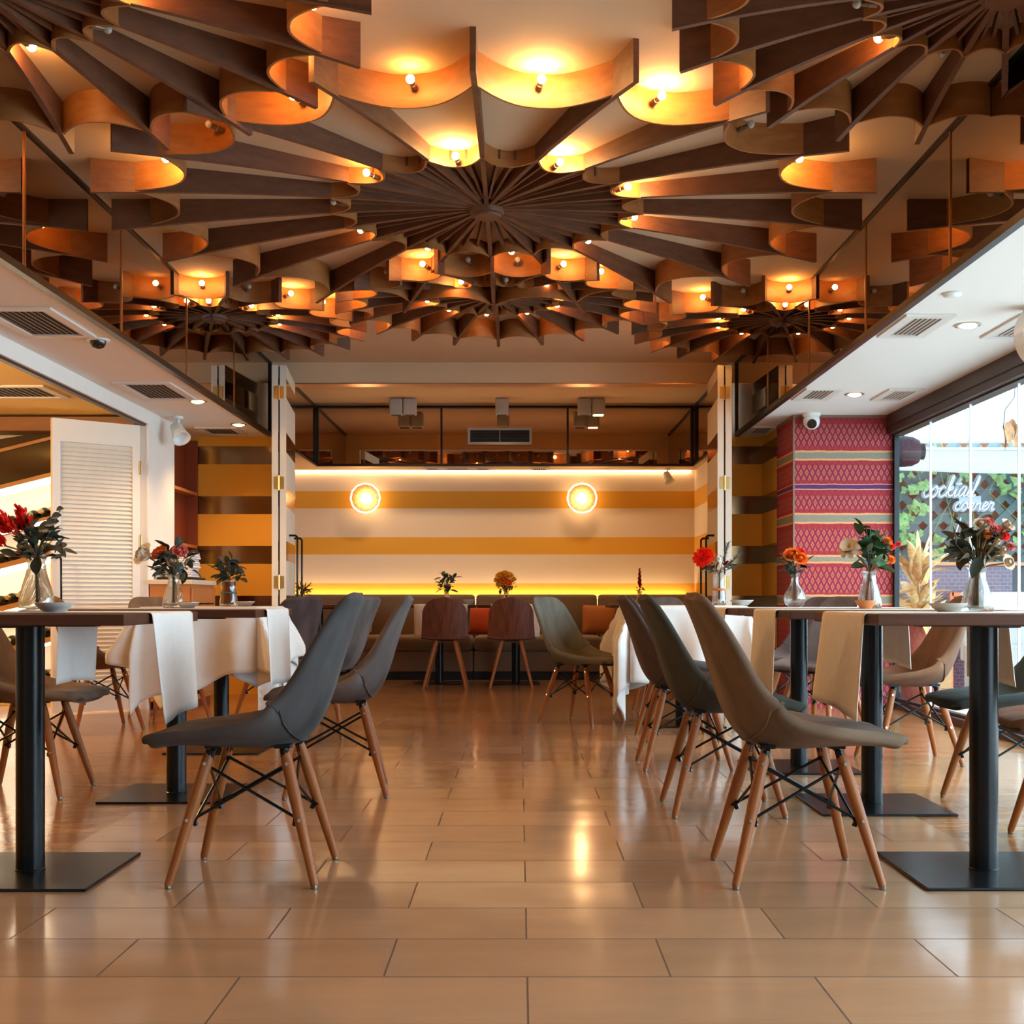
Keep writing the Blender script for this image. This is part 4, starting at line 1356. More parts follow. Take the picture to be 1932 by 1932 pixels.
# second wine-rack side table: white and orange roses
X0, Y0 = -1.450, 5.20
vase('carafe', X0, Y0, zr, 0.140, 0.045, 'clear carafe vase with the white and orange roses')
bouquet(X0, Y0, zr + 0.140, zr + 0.02, 'bouquet with a large white rose leaning out beside orange roses',
        [('rose', m_whitep, -0.105, -0.02, 0.075, 0.062), ('rose', m_orange, -0.045, -0.02, 0.080, 0.045), ('rose', m_pinkp, 0.035, -0.03, 0.088, 0.040), ('rose', m_creamp, 0.010, -0.04, 0.050, 0.030)],
        [(24, m_leafd, 0.085, 0.0, 0.11, 0.065, 0.030), (12, m_leafb, 0.08, 0.0, 0.10, 0.055, 0.028)], 32, m_gstem)
# draped table: green leaves in an orange-filled vase
X0, Y0 = -1.585, 6.76
vase('waist', X0, Y0, zt + 0.003, 0.148, 0.049, 'waisted glass vase with orange filling on the draped table', (0.44, 0.56, m_leafb), (0.08, 0.93, m_orange))
bouquet(X0, Y0, zt + 0.151, zt + 0.10, 'bunch of plain green leaves on the draped table', [],
        [(34, m_leafd, 0.085, 0.0, 0.075, 0.06, 0.028), (8, m_leafb, 0.085, 0.06, 0.11, 0.06, 0.02)], 33)
# nearest window-side table: dark mixed flowers
X0, Y0 = 1.362, 3.69
vase('carafe', X0, Y0, zt, 0.135, 0.048, 'clear carafe vase with the dark mixed bouquet by the window')
bouquet(X0, Y0, zt + 0.135, zt + 0.015, 'dark leafy bouquet of cream and coral blooms before the glass wall',
        [('rose', m_creamp, 0.000, -0.03, 0.118, 0.030), ('pom', m_pinkp, 0.022, -0.03, 0.130, 0.028), ('pom', m_pinkp, 0.040, -0.04, 0.108, 0.030), ('rose', m_creamp, 0.078, -0.02, 0.118, 0.028),
         ('pom', m_red, 0.066, -0.04, 0.090, 0.024), ('bud', m_creamp, 0.058, -0.05, 0.045, 0.030), ('rose', m_creamp, 0.070, -0.04, 0.010, 0.028), ('pom', m_orange, 0.015, -0.045, 0.095, 0.022), ('pom', m_pinkp, 0.092, -0.02, 0.06, 0.022), ('bud', m_creamp, 0.040, -0.055, 0.075, 0.024)],
        [(18, m_leafd, 0.07, 0.02, 0.11, 0.07, 0.034), (18, m_leafo, 0.08, 0.02, 0.12, 0.065, 0.028)], 34, m_stem)
# second window-side table: tall green
X0, Y0 = 1.392, 4.93
vase('carafe', X0, Y0, zr, 0.150, 0.048, 'clear carafe vase with the tall leafy bouquet before the textile column')
bouquet(X0, Y0, zr + 0.150, zr + 0.02, 'tall dark green bouquet with one pale ruffled flower and orange berries',
        [('frill', m_creamp, -0.085, -0.02, 0.090, 0.062), ('pom', m_orange, 0.065, -0.02, 0.115, 0.032), ('pom', m_red, 0.085, -0.02, 0.095, 0.020), ('pom', m_orange, 0.078, -0.03, 0.042, 0.026), ('pom', m_red, 0.112, -0.01, 0.105, 0.018)],
        [(16, m_leafg, 0.05, 0.01, 0.10, 0.075, 0.050), (10, m_leafg, 0.045, 0.10, 0.17, 0.065, 0.042), (10, m_leafo, 0.09, 0.05, 0.10, 0.05, 0.018)], 35, m_stem)
# third window-side table: round vase
X0, Y0 = 1.332, 6.00
vase('bulb', X0, Y0, zr, 0.165, 0.052, 'round-bellied clear vase with the orange roses')
bouquet(X0, Y0, zr + 0.165, zr + 0.03, 'small bouquet of orange roses with dark leaves beside the textile column',
        [('rose', m_orange, -0.018, -0.02, 0.075, 0.050), ('rose', m_orange, 0.018, -0.03, 0.060, 0.042), ('rose', m_red, 0.02, 0.0, 0.09, 0.036)],
        [(14, m_leafd, 0.06, 0.0, 0.10, 0.055, 0.032), (6, m_leafo, 0.06, 0.0, 0.07, 0.07, 0.012)], 36, m_stem)
# long white cloth: silvery cylinder with a red-orange dahlia
X0, Y0 = 1.29, 8.02
vase('waist', X0, Y0, zt + 0.003, 0.205, 0.045, 'waisted glass vase with an orange band on the long white cloth', (0.44, 0.58, m_orange))
bouquet(X0, Y0, zt + 0.208, zt + 0.04, 'bouquet with a big red-orange pompom and grey sprigs, before the door leaf',
        [('pom', m_red, -0.105, -0.02, 0.105, 0.105), ('pom', m_orange, -0.075, 0.02, 0.11, 0.095), ('bud', m_whitep, -0.005, -0.03, 0.095, 0.05), ('cone', m_darkred, 0.04, -0.03, 0.055, 0.065), ('bud', m_creamp, 0.01, -0.05, 0.03, 0.025)],
        [(10, m_leafd, 0.09, 0.01, 0.07, 0.09, 0.035)], 37, m_stem)
bq = bpy.data.objects[[o.name for o in bpy.data.objects if o.get('label', '').startswith('bouquet with a big red-orange')][0]]
b = bmesh.new(); rnd = random.Random(9)
for (dx, dz) in ((0.06, 0.20), (0.14, 0.13), (0.13, 0.06)):
    for k in range(60):
        f = 0.35 + 0.65 * k / 60
        p = Vector((dx * f, -0.02, dz * f))
        leaf(b, p, (rnd.uniform(-1, 1) + dx * 4, rnd.uniform(-1, 1), rnd.uniform(-0.3, 1) + dz * 3), 0.035, 0.006, 0.1, 0, 2)
    tube(b, [(0, 0, 0), (dx * 0.5, -0.02, dz * 0.5), (dx, -0.02, dz)], 0.0025, 5)
obj('grey_sprig', b, m_leafb, bq, fix=False)
# along the banquette
zb_ = 0.7695
vase('carafe', -0.705, 12.02, zb_, 0.130, 0.045, 'small vase with the leafy green stems on a banquette table')
bouquet(-0.705, 12.02, zb_ + 0.13, zb_ + 0.02, 'leafy green stems against the striped wall', [],
        [(12, m_leafd, 0.08, 0.0, 0.10, 0.085, 0.034), (18, m_leafg, 0.07, 0.0, 0.10, 0.05, 0.022), (10, m_leafd, 0.10, 0.08, 0.15, 0.085, 0.032)], 41)
vase('carafe', -0.128, 12.02, zb_, 0.130, 0.045, 'small vase with the yellow flowers on a banquette table')
bouquet(-0.128, 12.02, zb_ + 0.13, zb_ + 0.02, 'round bunch of yellow and orange flowers against the striped wall',
        [('rose', m_yellowp, -0.055, -0.03, 0.135, 0.055), ('rose', m_yellowp, -0.015, -0.03, 0.150, 0.055), ('rose', m_yellowp, 0.025, -0.03, 0.135, 0.055), ('rose', m_yellowp, -0.075, -0.02, 0.100, 0.050), ('rose', m_orange, -0.025, -0.06, 0.100, 0.050), ('rose', m_yellowp, 0.062, -0.02, 0.105, 0.042), ('rose', m_orange, 0.015, -0.06, 0.070, 0.050), ('rose', m_yellowp, -0.058, -0.04, 0.060, 0.045)],
        [(26, m_leafo, 0.10, 0.0, 0.10, 0.05, 0.016), (14, m_leafd, 0.07, 0.0, 0.07, 0.05, 0.024)], 42)
vase('carafe', 1.165, 12.02, zb_, 0.125, 0.040, 'small vase with the red flower spike on a banquette table')
bouquet(1.165, 12.02, zb_ + 0.12, zb_ + 0.02, 'single dark red flower spike by the alcove corner',
        [('spike', m_darkred, 0.0, 0.0, 0.03, 0.125)], [(6, m_leafd, 0.03, 0.0, 0.05, 0.05, 0.02)], 43)
vase('carafe', -2.10, 12.02, zb_, 0.11, 0.040, 'small vase with the spiky plant beside the folding door')
bouquet(-2.10, 12.02, zb_ + 0.11, zb_ + 0.02, 'spiky thin-leaved plant beside the folding door handle', [],
        [(34, m_leafd, 0.05, 0.0, 0.06, 0.11, 0.012)], 44)

# dishes
def dish(x, y, z, r, h, mat, label, kind=0):
    root = empty('table_dish', (x, y, z), label, 'dish', 0, 'small dishes on the tables')
    b = bmesh.new()
    lathe(b, [(0, 0), (0.50 * r, 0), (0.56 * r, 0.004), (0.80 * r, h * 0.55), (r, h), (0.985 * r, h + 0.002), (0.76 * r, h * 0.62), (0.5 * r, 0.010), (0, 0.008)], 28)
    obj('dish_bowl', b, mat, root, smooth=True)
dish(-1.335, 3.56, zt, 0.056, 0.028, m_ceramic, 'pale dish beside the red flower vase')
dish(-1.37, 5.12, zr, 0.050, 0.024, m_pewter, 'dish beside the white rose vase')
dish(-1.475, 6.66, zt + 0.003, 0.055, 0.026, m_pewter, 'metal dish on the draped white cloth by the orange-filled vase')
dish(1.265, 3.66, zt, 0.056, 0.026, m_ceramic, 'wide dish beside the dark mixed bouquet')
dish(1.335, 4.78, zr, 0.042, 0.030, m_terra, 'brown dish beside the tall leafy bouquet')
dish(1.42, 7.92, zt + 0.003, 0.075, 0.032, m_ceramic, 'dish beside the orange-banded vase on the long white cloth')
dish(-0.49, 12.02, zb_, 0.060, 0.045, m_ceramic, 'little dish beside the wooden chair with the leafy green vase')

# ================================================================== CEILING FITTINGS
def vent(x0, x1, y0, y1, label, ns=8, frame=0.05, slatdir='x'):
    root = empty('ceiling_vent', ((x0 + x1) / 2, (y0 + y1) / 2, ZS), label, 'ceiling vent', 0, 'slotted vents in the soffits')
    cx, cy = (x0 + x1) / 2, (y0 + y1) / 2
    hx, hy = (x1 - x0) / 2, (y1 - y0) / 2
    b = bmesh.new()
    f = frame
    box(b, -hx - f, hx + f, -hy - f, -hy, -0.012, -0.001); box(b, -hx - f, hx + f, hy, hy + f, -0.012, -0.001)
    box(b, -hx - f, -hx, -hy, hy, -0.012, -0.001); box(b, hx, hx + f, -hy, hy, -0.012, -0.001)
    obj('vent_frame', b, m_vent, root)
    b = bmesh.new(); box(b, -hx, hx, -hy, hy, -0.003, -0.001); obj('vent_recess', b, m_slot, root)
    b = bmesh.new()
    for k in range(ns):
        x = -hx + (k + 0.5) * 2 * hx / ns
        w = 2 * hx / ns * 0.17
        v = [(x - w, -0.0035), (x - w + 0.002, -0.0035), (x + w, -0.0075), (x + w - 0.002, -0.0075)]
        a = [b.verts.new((p[0], -hy, p[1])) for p in v]; c = [b.verts.new((p[0], hy, p[1])) for p in v]
        for q in range(4): b.faces.new((a[q], a[(q + 1) % 4], c[(q + 1) % 4], c[q]))
        b.faces.new(a); b.faces.new(c[::-1])
    obj('vent_slat', b, m_vent, root)
vent(-2.56, -2.29, 5.97, 6.52, 'soffit vent nearest the viewer on the wine-rack side', 9)
vent(-2.56, -2.29, 8.0, 8.58, 'soffit vent above the louvered door, between the dome sensor and the alcove', 9)
vent(-2.58, -2.34, 10.08, 10.42, 'soffit vent above the mustard striped wall', 7)
vent(1.945, 2.09, 6.12, 6.53, 'soffit vent beside the mirror, under the largest starburst on the window side', 6)
vent(2.50, 2.66, 6.10, 6.55, 'soffit vent partly behind the white wall speaker', 6)
vent(1.945, 2.09, 8.24, 8.60, 'soffit vent beside the mirror near the security camera', 6)
vent(2.50, 2.64, 8.26, 8.62, 'soffit vent beside the window beam near the textile column', 6)
vent(1.92, 2.06, 10.03, 10.38, 'dark soffit vent over the striped niche beside the folding door', 5)
def vent_w(x0, x1, y0, y1, label, ns):
    o_ = ZS
    vent(x0, x1, y0, y1, label, ns)
vent(-3.95, -3.45, 7.55, 8.0, 'vent in the yellow wine room ceiling, nearer the viewer', 12)
vent(-3.75, -3.15, 8.12, 8.52, 'vent in the yellow wine room ceiling, above the louvered door', 14)

def downlight(x, y, label, lit=True, tiltx=0.0):
    root = empty('recessed_spotlight', (x, y, ZS), label, 'recessed light', 0, 'recessed spotlights in the soffits')
    b = bmesh.new()
    lathe(b, [(0.050, -0.001), (0.066, -0.001), (0.066, -0.005), (0.050, -0.007)], 24, closed=True)
    obj('trim_ring', b, m_pewter, root)
    b = bmesh.new(); lathe(b, [(0, -0.014), (0.024, -0.014), (0.044, -0.004), (0.046, -0.001), (0, -0.001)], 24, Matrix.Translation((0, 0, -0.004)) @ Matrix.Rotation(tiltx, 4, 'X'))
    obj('lamp_face', b, m_wlight if lit else m_plastic, root)
    if lit:
        l = bpy.data.lights.new('spot', 'SPOT'); l.energy = 60; l.spot_size = R(125); l.spot_blend = 0.7; l.color = (1.0, 0.62, 0.30); l.shadow_soft_size = 0.03
        lo = bpy.data.objects.new('lamp_beam', l); C.objects.link(lo); lo.parent = root; lo.location = (0, 0, -0.03)
downlight(-2.26, 8.72, 'lit recessed spotlight above the louvered door opening', True, 0.3)
downlight(-2.235, 9.87, 'lit recessed spotlight nearest the mustard striped wall', True)
downlight(-2.26, 4.1, 'added fill spotlight out of view over the nearest wine-rack side table')  # this and the next three are unseen lamps added to warm the foreground
downlight(-2.26, 1.8, 'added fill spotlight out of view near the rear, wine-rack side')
downlight(2.28, 4.1, 'added fill spotlight out of view over the nearest window-side table')
downlight(2.28, 1.8, 'added fill spotlight out of view near the rear, window side')
downlight(2.28, 6.31, 'lit recessed spotlight between two vents, nearer the viewer on the window side', True, 0.3)
downlight(2.274, 8.42, 'lit recessed spotlight between two vents near the textile column', True, 0.3)

root = empty('dome_sensor', (-2.262, 6.66, ZS), 'dark half-dome sensor in the soffit before the louvered door vent', 'sensor')
b = bmesh.new(); lathe(b, [(0, -0.001), (0.062, -0.001), (0.060, -0.008), (0.045, -0.012), (0.043, -0.012)], 24); obj('mount_ring', b, m_plastic, root)
b = bmesh.new(); lathe(b, [(0.043, -0.010), (0.042, -0.025), (0.030, -0.043), (0.014, -0.051), (0, -0.053)], 24); obj('smoked_dome', b, m_lens, root, smooth=True)
b = bmesh.new(); lathe(b, [(0, -0.001), (0.042, -0.001), (0.040, -0.012), (0.02, -0.018), (0, -0.018)], 24)
o = obj('smoke_detector', b, m_plastic, None, smooth=True); o.location = (1.975, 5.66, ZS); tag(o, 'small round detector in the white soffit ahead of the window-side vents', 'detector')

# security camera
root = empty('security_camera', (2.19, 9.30, ZS), 'white eyeball security camera at the top of the textile column', 'security camera')
b = bmesh.new(); lathe(b, [(0, -0.001), (0.066, -0.001), (0.066, -0.020), (0.060, -0.026), (0, -0.026)], 24); obj('camera_base', b, m_plastic, root)
b = bmesh.new(); ball(b, (0, 0, -0.06), 0.062, 20, 12); obj('camera_ball', b, m_plastic, root, smooth=True)
b = bmesh.new(); lathe(b, [(0, 0.066), (0.030, 0.066), (0.036, 0.060), (0.036, 0.048), (0, 0.048)], 20, Matrix.Translation((0, 0, -0.06)) @ Matrix.Rotation(R(118), 4, 'X') @ Matrix.Rotation(R(-8), 4, 'Y')); obj('camera_lens', b, m_lens, root)

# wall speaker at the picture edge
root = empty('ceiling_speaker', (2.40, 5.93, ZS), 'white curved box fixed under the soffit, cut by the picture edge', 'speaker')
b = bmesh.new()
rows = []
for i in range(13):
    a = R(-60 + 120 * i / 12)
    rows.append([Vector((0.13 - 0.17 * math.cos(a) * 0.55, y, -0.125 + 0.115 * math.sin(a))) for y in (-0.06, -0.02, 0.02, 0.06)])
slab(b, rows, -0.05)
obj('speaker_shell', b, m_plastic, root, smooth=False)
b = bmesh.new(); box(b, 0.02, 0.06, -0.02, 0.02, -0.06, -0.001); obj('speaker_bracket', b, m_plastic, root)

# white spot lamps
def spot_head(x, y, z, label, scale=1.0, aim=(0.3, -0.5, -0.8), wall=None):
    root = empty('track_spotlight', (x, y, z), label, 'spotlight', 0, 'white spotlights')
    q = Vector(aim).to_track_quat('Z', 'Y').to_matrix().to_4x4()
    k = scale
    b = bmesh.new(); lathe(b, [(0, -0.060 * k), (0.022 * k, -0.058 * k), (0.034 * k, -0.045 * k), (0.040 * k, 0.0), (0.052 * k, 0.058 * k), (0.055 * k, 0.064 * k), (0.050 * k, 0.064 * k), (0.036 * k, 0.03 * k), (0, 0.025 * k)], 24, q)
    obj('lamp_head', b, m_plastic, root, smooth=True)
    b = bmesh.new(); tube(b, [(0, 0, 0.03 * k), (0, 0.01 * k, 0.075 * k)], 0.008 * k, 8); lathe(b, [(0, 0.072 * k), (0.030 * k, 0.072 * k), (0.030 * k, 0.088 * k), (0, 0.088 * k)], 16)
    obj('lamp_bracket', b, m_plastic, root)
spot_head(-2.60, 9.45, ZS - 0.116, 'white spotlight at the corner where the white wall ends', 1.3, (0.45, -0.5, -0.75))
spot_head(1.575, 13.18, ZS - 0.09, 'small white spotlight at the alcove corner under the mirror band', 1.0, (0.3, -0.4, -0.85))

# ================================================================== ALCOVE FITTINGS
def cube_light(x, label, lit=False):
    root = empty('cube_ceiling_light', (x, 12.52, ZT), label, 'ceiling light', 0, 'grey cube spotlights on the alcove ceiling')
    b = bmesh.new(); rbox(b, -0.066, 0.066, -0.066, 0.066, -0.165, -0.001, 0.016, 3)
    obj('cube_housing', b, m_grey, root, smooth=True)
    l = bpy.data.lights.new('cube_fill_beam', 'SPOT'); l.energy = 25; l.spot_size = R(140); l.spot_blend = 0.8; l.color = (1.0, 0.66, 0.36); l.shadow_soft_size = 0.04  # warm beam added under every cube to lift the alcove wall
    lo = bpy.data.objects.new('lamp_beam', l); C.objects.link(lo); lo.parent = root; lo.location = (0, 0, -0.19)
    b = bmesh.new(); box(b, -0.05, 0.05, -0.05, 0.05, -0.1665, -0.1645); obj('lamp_opening', b, m_wlight if lit else m_slot, root)
cube_light(XC(746.5, 12.46), 'grey cube light, outer one of the pair over the wine-rack end of the alcove')
cube_light(XC(772.5, 12.46), 'grey cube light, inner one of the pair over the wine-rack end of the alcove')
cube_light(XC(947, 12.46), 'single grey cube light above the air grille')
cube_light(XC(1103, 12.46), 'unlit grey cube light of the pair over the window end of the alcove')
cube_light(XC(1129.5, 12.46), 'lit grey cube light at the window end of the alcove', True)

root = empty('air_grille', (XC(943, 12.95), 12.955, 0), 'wide air-conditioning grille on the mirrored band above the striped wall', 'air vent')
hw = 0.335; z0, z1 = ZC(839, 12.95), ZC(807, 12.95)
b = bmesh.new()
f = 0.026
box(b, -hw, hw, -0.018, 0.02, z0, z0 + f); box(b, -hw, hw, -0.018, 0.02, z1 - f, z1); box(b, -hw, -hw + f, -0.018, 0.02, z0 + f, z1 - f); box(b, hw - f, hw, -0.018, 0.02, z0 + f, z1 - f); box(b, -0.004, 0.004, -0.014, 0.01, z0 + f, z1 - f)
obj('grille_frame', b, m_grey, root)
b = bmesh.new(); box(b, -hw + f, hw - f, 0.012, 0.018, z0 + f, z1 - f); obj('grille_recess', b, m_dark, root)
b = bmesh.new()
for k in range(8):
    z = z0 + f + (z1 - z0 - 2 * f) * (k + 0.5) / 8
    box(b, -hw + f, hw - f, -0.008, 0.004, z - 0.0018, z + 0.0018)
for k in range(36):
    x = -hw + f + (2 * hw - 2 * f) * (k + 0.5) / 36
    box(b, x - 0.001, x + 0.001, -0.002, 0.008, z0 + f, z1 - f)
obj('grille_slat', b, pbr('grille_slat_grey', (0.10, 0.095, 0.09), 0.5), root)
vent(-0.98, -0.34, 13.12, 13.25, 'long slot vent in the alcove soffit above the striped wall', 2, 0.03)
vent(0.15, 0.28, 13.10, 13.28, 'short slot vent in the alcove soffit beside the long one', 6, 0.03)

b = bmesh.new(); box(b, -2.6, 1.85, 13.37, 13.385, 2.196, 2.204)  # glowing strip added to brighten the striped wall
o = obj('added_wall_strip', b, emit('wall_fill_glow', (1.0, 0.70, 0.38), 20.0)); tag(o, 'thin added fill-light strip where the alcove soffit meets the striped wall', 'light strip')
# wall lamps
def wall_lamp(x, z, label):
    root = empty('wall_lamp', (x, 13.40, z), label, 'wall lamp', 0, 'round faceted wall lamps on the striped wall')
    b = bmesh.new(); lathe(b, [(0, 0.001), (0.05, 0.001), (0.05, 0.02), (0.014, 0.03), (0.012, 0.15), (0, 0.15)], 20, Matrix.Rotation(R(90), 4, 'X')); obj('mounting_arm', b, m_brass, root)
    n = 12
    b = bmesh.new(); b2 = bmesh.new()
    for k in range(n):
        a0, a1 = 2 * PI * (k + 0.03) / n + 0.05, 2 * PI * (k + 0.97) / n + 0.05
        def pt(r, a, y): return Vector((r * math.cos(a), y, r * math.sin(a)))
        r0, r1 = 0.045, 0.150
        y0, y1 = -0.145, -0.215
        A = [[pt(r0, a0, y0), pt(r0, a1, y0)], [pt(r1, a0, y1), pt(r1, a1, y1)]]
        slab(b, A, 0.004)
        # bright rim tube of this facet
        tube(b2, [pt(r1 + 0.006, a0, y1), pt(r1 + 0.006, a1, y1)], 0.0075, 8)
    obj('faceted_shade', b, m_petalglass, root); obj('glowing_rim', b2, m_rim, root, smooth=True)
    b = bmesh.new(); ball(b, (0, -0.175, 0), 0.055, 20, 12); obj('globe_bulb', b, m_globe, root, smooth=True)
wall_lamp(XC(689.5, 13.2), ZC(940, 13.2), 'round glowing wall lamp above the banquette on the wine-rack side')
wall_lamp(XC(1098, 13.2), ZC(940, 13.2), 'round glowing wall lamp above the pale green chair')

# ================================================================== NOOK BY THE STRIPED WALL
root = empty('wall_shelf', (-2.80, 10.2, 0), 'terracotta shelf unit in the nook beside the mustard striped wall', 'shelf')
b = bmesh.new()
box(b, -0.10, -0.04, -0.33, 0.41, 0, 2.17)
box(b, -0.04, 0.05, 0.38, 0.41, 0, 2.17); obj('shelf_side', b, m_terrad, root)
for z in (0.40, 0.85, 1.25, 1.70):
    b = bmesh.new(); box(b, -0.04, 0.05, -0.30, 0.38, z, z + 0.025); obj('shelf_board', b, m_terra, root)

root = empty('sideboard', (-2.58, 9.52, 0), 'terracotta sideboard with a pale top under the white napkins', 'sideboard')
b = bmesh.new(); box(b, -0.15, 0.145, -0.36, 0.36, 0.06, 0.925); obj('cabinet_body', b, m_terra, root)
b = bmesh.new(); rbox(b, -0.155, 0.165, -0.38, 0.37, 0.925, 0.960, 0.004, 2); obj('stone_top', b, m_stone, root)
b = bmesh.new(); box(b, -0.13, 0.12, -0.34, 0.34, 0, 0.06); obj('plinth', b, m_terrad, root)
for j, (za, zb2) in enumerate(((0.66, 0.905), (0.40, 0.645), (0.10, 0.385))):
    b = bmesh.new(); rbox(b, 0.1455, 0.160, -0.345, 0.345, za, zb2, 0.003, 1); d_ = obj('drawer_front', b, m_terra, root)
    for yy in (-0.12, 0.12):
        b = bmesh.new(); tube(b, [(0.160, yy - 0.07, (za + zb2) / 2), (0.185, yy - 0.07, (za + zb2) / 2), (0.185, yy + 0.07, (za + zb2) / 2), (0.160, yy + 0.07, (za + zb2) / 2)], 0.006, 6)
        obj('handle', b, m_black, d_)
b = bmesh.new(); rbox(b, -2.72, -2.46, 9.30, 9.72, 0.961, 0.982, 0.004, 1)
o = obj('serving_tray', b, m_dark); tag(o, 'dark tray on the sideboard carrying the napkin stack', 'tray')
rnd = random.Random(3)
for k in range(11):
    b = bmesh.new(); w = 0.105 + rnd.uniform(-0.008, 0.006)
    rbox(b, -w, w, -0.12, 0.12, 0, 0.0165, 0.007, 3, Matrix.Rotation(rnd.uniform(-0.06, 0.06), 4, 'Z'))
    o = obj('folded_napkin', b, m_napkin, None, smooth=True); o.location = (-2.585 + rnd.uniform(-0.006, 0.006), 9.52, 0.9825 + k * 0.0175)
    tag(o, 'white folded napkin in the stack on the sideboard tray', 'napkin', 'stack of folded napkins on the sideboard')

# ================================================================== WINE RACK
SL = 0.25
def rack_z(v, x):     # rack line given by its height at the picture edge
    xe = XC(0, 9.42)
    return ZC(v, 9.42) + (x - xe) * SL
root = empty('wine_rack', (-3.8, 9.5, 0), 'slanted backlit wine rack seen through the opening beside the louvered door', 'wine rack')
def slant(v0, v1, y0, y1, xa=-4.6, xb=-3.05):
    b = bmesh.new()
    ps = [(xa, rack_z(v1, xa)), (xb, rack_z(v1, xb)), (xb, rack_z(v0, xb)), (xa, rack_z(v0, xa))]
    a = [b.verts.new((p[0] + 3.8, y0 - 9.5, max(0.02, min(2.18, p[1])))) for p in ps]; c = [b.verts.new((p[0] + 3.8, y1 - 9.5, max(0.02, min(2.18, p[1])))) for p in ps]
    for q in range(4): b.faces.new((a[q], a[(q + 1) % 4], c[(q + 1) % 4], c[q]))
    b.faces.new(a); b.faces.new(c[::-1])
    return b
m_rackw = wood('rack_oak', (0.52, 0.27, 0.08), (0.42, 0.20, 0.055), 0.45, 'X')
m_backp = pbr('rack_back_panel', (0.85, 0.80, 0.72), 0.6)
m_smoke = pbr('rack_smoked_glass', (0.05, 0.03, 0.02), 0.06, spec=0.6)
b = bmesh.new(); box(b, -0.9, 0.9, -0.16, 0.11, 2.085, 2.19); obj('cornice_board', b, wood('rack_cornice', (0.30, 0.13, 0.04), (0.22, 0.09, 0.025), 0.5, 'X'), root)
b = bmesh.new(); box(b, -0.9, 0.9, 0.10, 0.115, 0.02, 2.085); obj('back_panel', b, m_backp, root)
obj('smoked_panel', slant(813, 919, 9.44, 9.45), m_smoke, root)
obj('slanted_bead', slant(846, 853, 9.425, 9.439), m_rackw, root)
shelves = [(919, 927), (1000, 1006), (1066, 1076), (1146, 1156), (1226, 1236), (1306, 1316)]
for k, (a_, c_) in enumerate(shelves):
    obj('shelf_board', slant(a_, c_, 9.34, 9.60), m_rackw, root)
    obj('shelf_light', slant(c_ + 0.5, c_ + (11 if k in (0, 2) else 5), 9.36, 9.40), m_ledw, root)
    pass
def bottle_mesh():
    b = bmesh.new()
    lathe(b, [(0, 0), (0.034, 0), (0.038, 0.006), (0.038, 0.17), (0.034, 0.195), (0.018, 0.215), (0.0145, 0.225), (0.0145, 0.262), (0, 0.262)], 16)
    return b
m_bottle = pbr('dark_bottle_glass', (0.02, 0.022, 0.012), 0.08, spec=0.8)
m_caps = [pbr('bottle_cap_cream', (0.62, 0.50, 0.28), 0.35), pbr('bottle_cap_gold', (0.55, 0.36, 0.12), 0.3, metal=0.6), pbr('bottle_cap_teal', (0.30, 0.52, 0.46), 0.4), pbr('bottle_cap_dark', (0.08, 0.02, 0.02), 0.4)]
proto = None
rnd = random.Random(14)
names = ['upper shelf of the slanted rack', 'second shelf of the slanted rack', 'third shelf of the slanted rack', 'fourth shelf of the slanted rack', 'fifth shelf of the slanted rack']
for si, (vtop) in enumerate((1000, 1066, 1146, 1226, 1306)):
    for k in range(9):
        x = -4.02 + k * 0.083
        z = rack_z(vtop, x) + 0.050
        if z < 0.08: continue
        b0 = proto
        if proto is None:
            proto = root2 = empty('wine_bottle', (x, 9.585, z), 'x', 'bottle')
            obj('bottle_glass', bottle_mesh(), m_bottle, root2, smooth=True)
            b = bmesh.new(); lathe(b, [(0, 0.262), (0.0155, 0.2615), (0.0160, 0.264), (0.0160, 0.225), (0.0150, 0.225), (0.0150, 0.2600)], 12); lathe(b, [(0, 0.266), (0.0160, 0.2655), (0.0160, 0.262), (0, 0.262)], 12)
            obj('foil_cap', b, m_caps[0], root2)
            pk = {root2.name: [c for c in bpy.data.objects if c.parent == root2]}
        else:
            root2 = copy_tree(proto, None, None, pk)
        root2.location = (x, 9.592, z); root2.rotation_euler = (R(90), 0, 0)
        cc = [c for c in C.objects if c.parent == root2 and c.name.startswith('foil')][0]
        cc.material_slots[0].link = 'OBJECT'; cc.material_slots[0].material = m_caps[rnd.choice((0, 0, 1, 1, 2, 3))]
        tag(root2, 'dark wine bottle lying neck outward on the ' + names[si], 'bottle', 'wine bottles on the ' + names[si])
for k in range(5):
    b = bmesh.new(); 
# unseen warm lamp added to light the wine room
root = empty('added_wine_room_lamp', (-4.1, 6.8, ZS), 'added warm fill lamp of the wine room, out of view', 'ceiling light')
b = bmesh.new(); lathe(b, [(0, -0.10), (0.05, -0.10), (0.055, -0.09), (0.055, -0.001), (0, -0.001)], 20); obj('lamp_body', b, m_plastic, root)
l = bpy.data.lights.new('wine_room_fill', 'POINT'); l.energy = 150; l.color = (1.0, 0.66, 0.32); l.shadow_soft_size = 0.05
lo = bpy.data.objects.new('lamp_light', l); C.objects.link(lo); lo.parent = root; lo.location = (0, 0, -0.2)

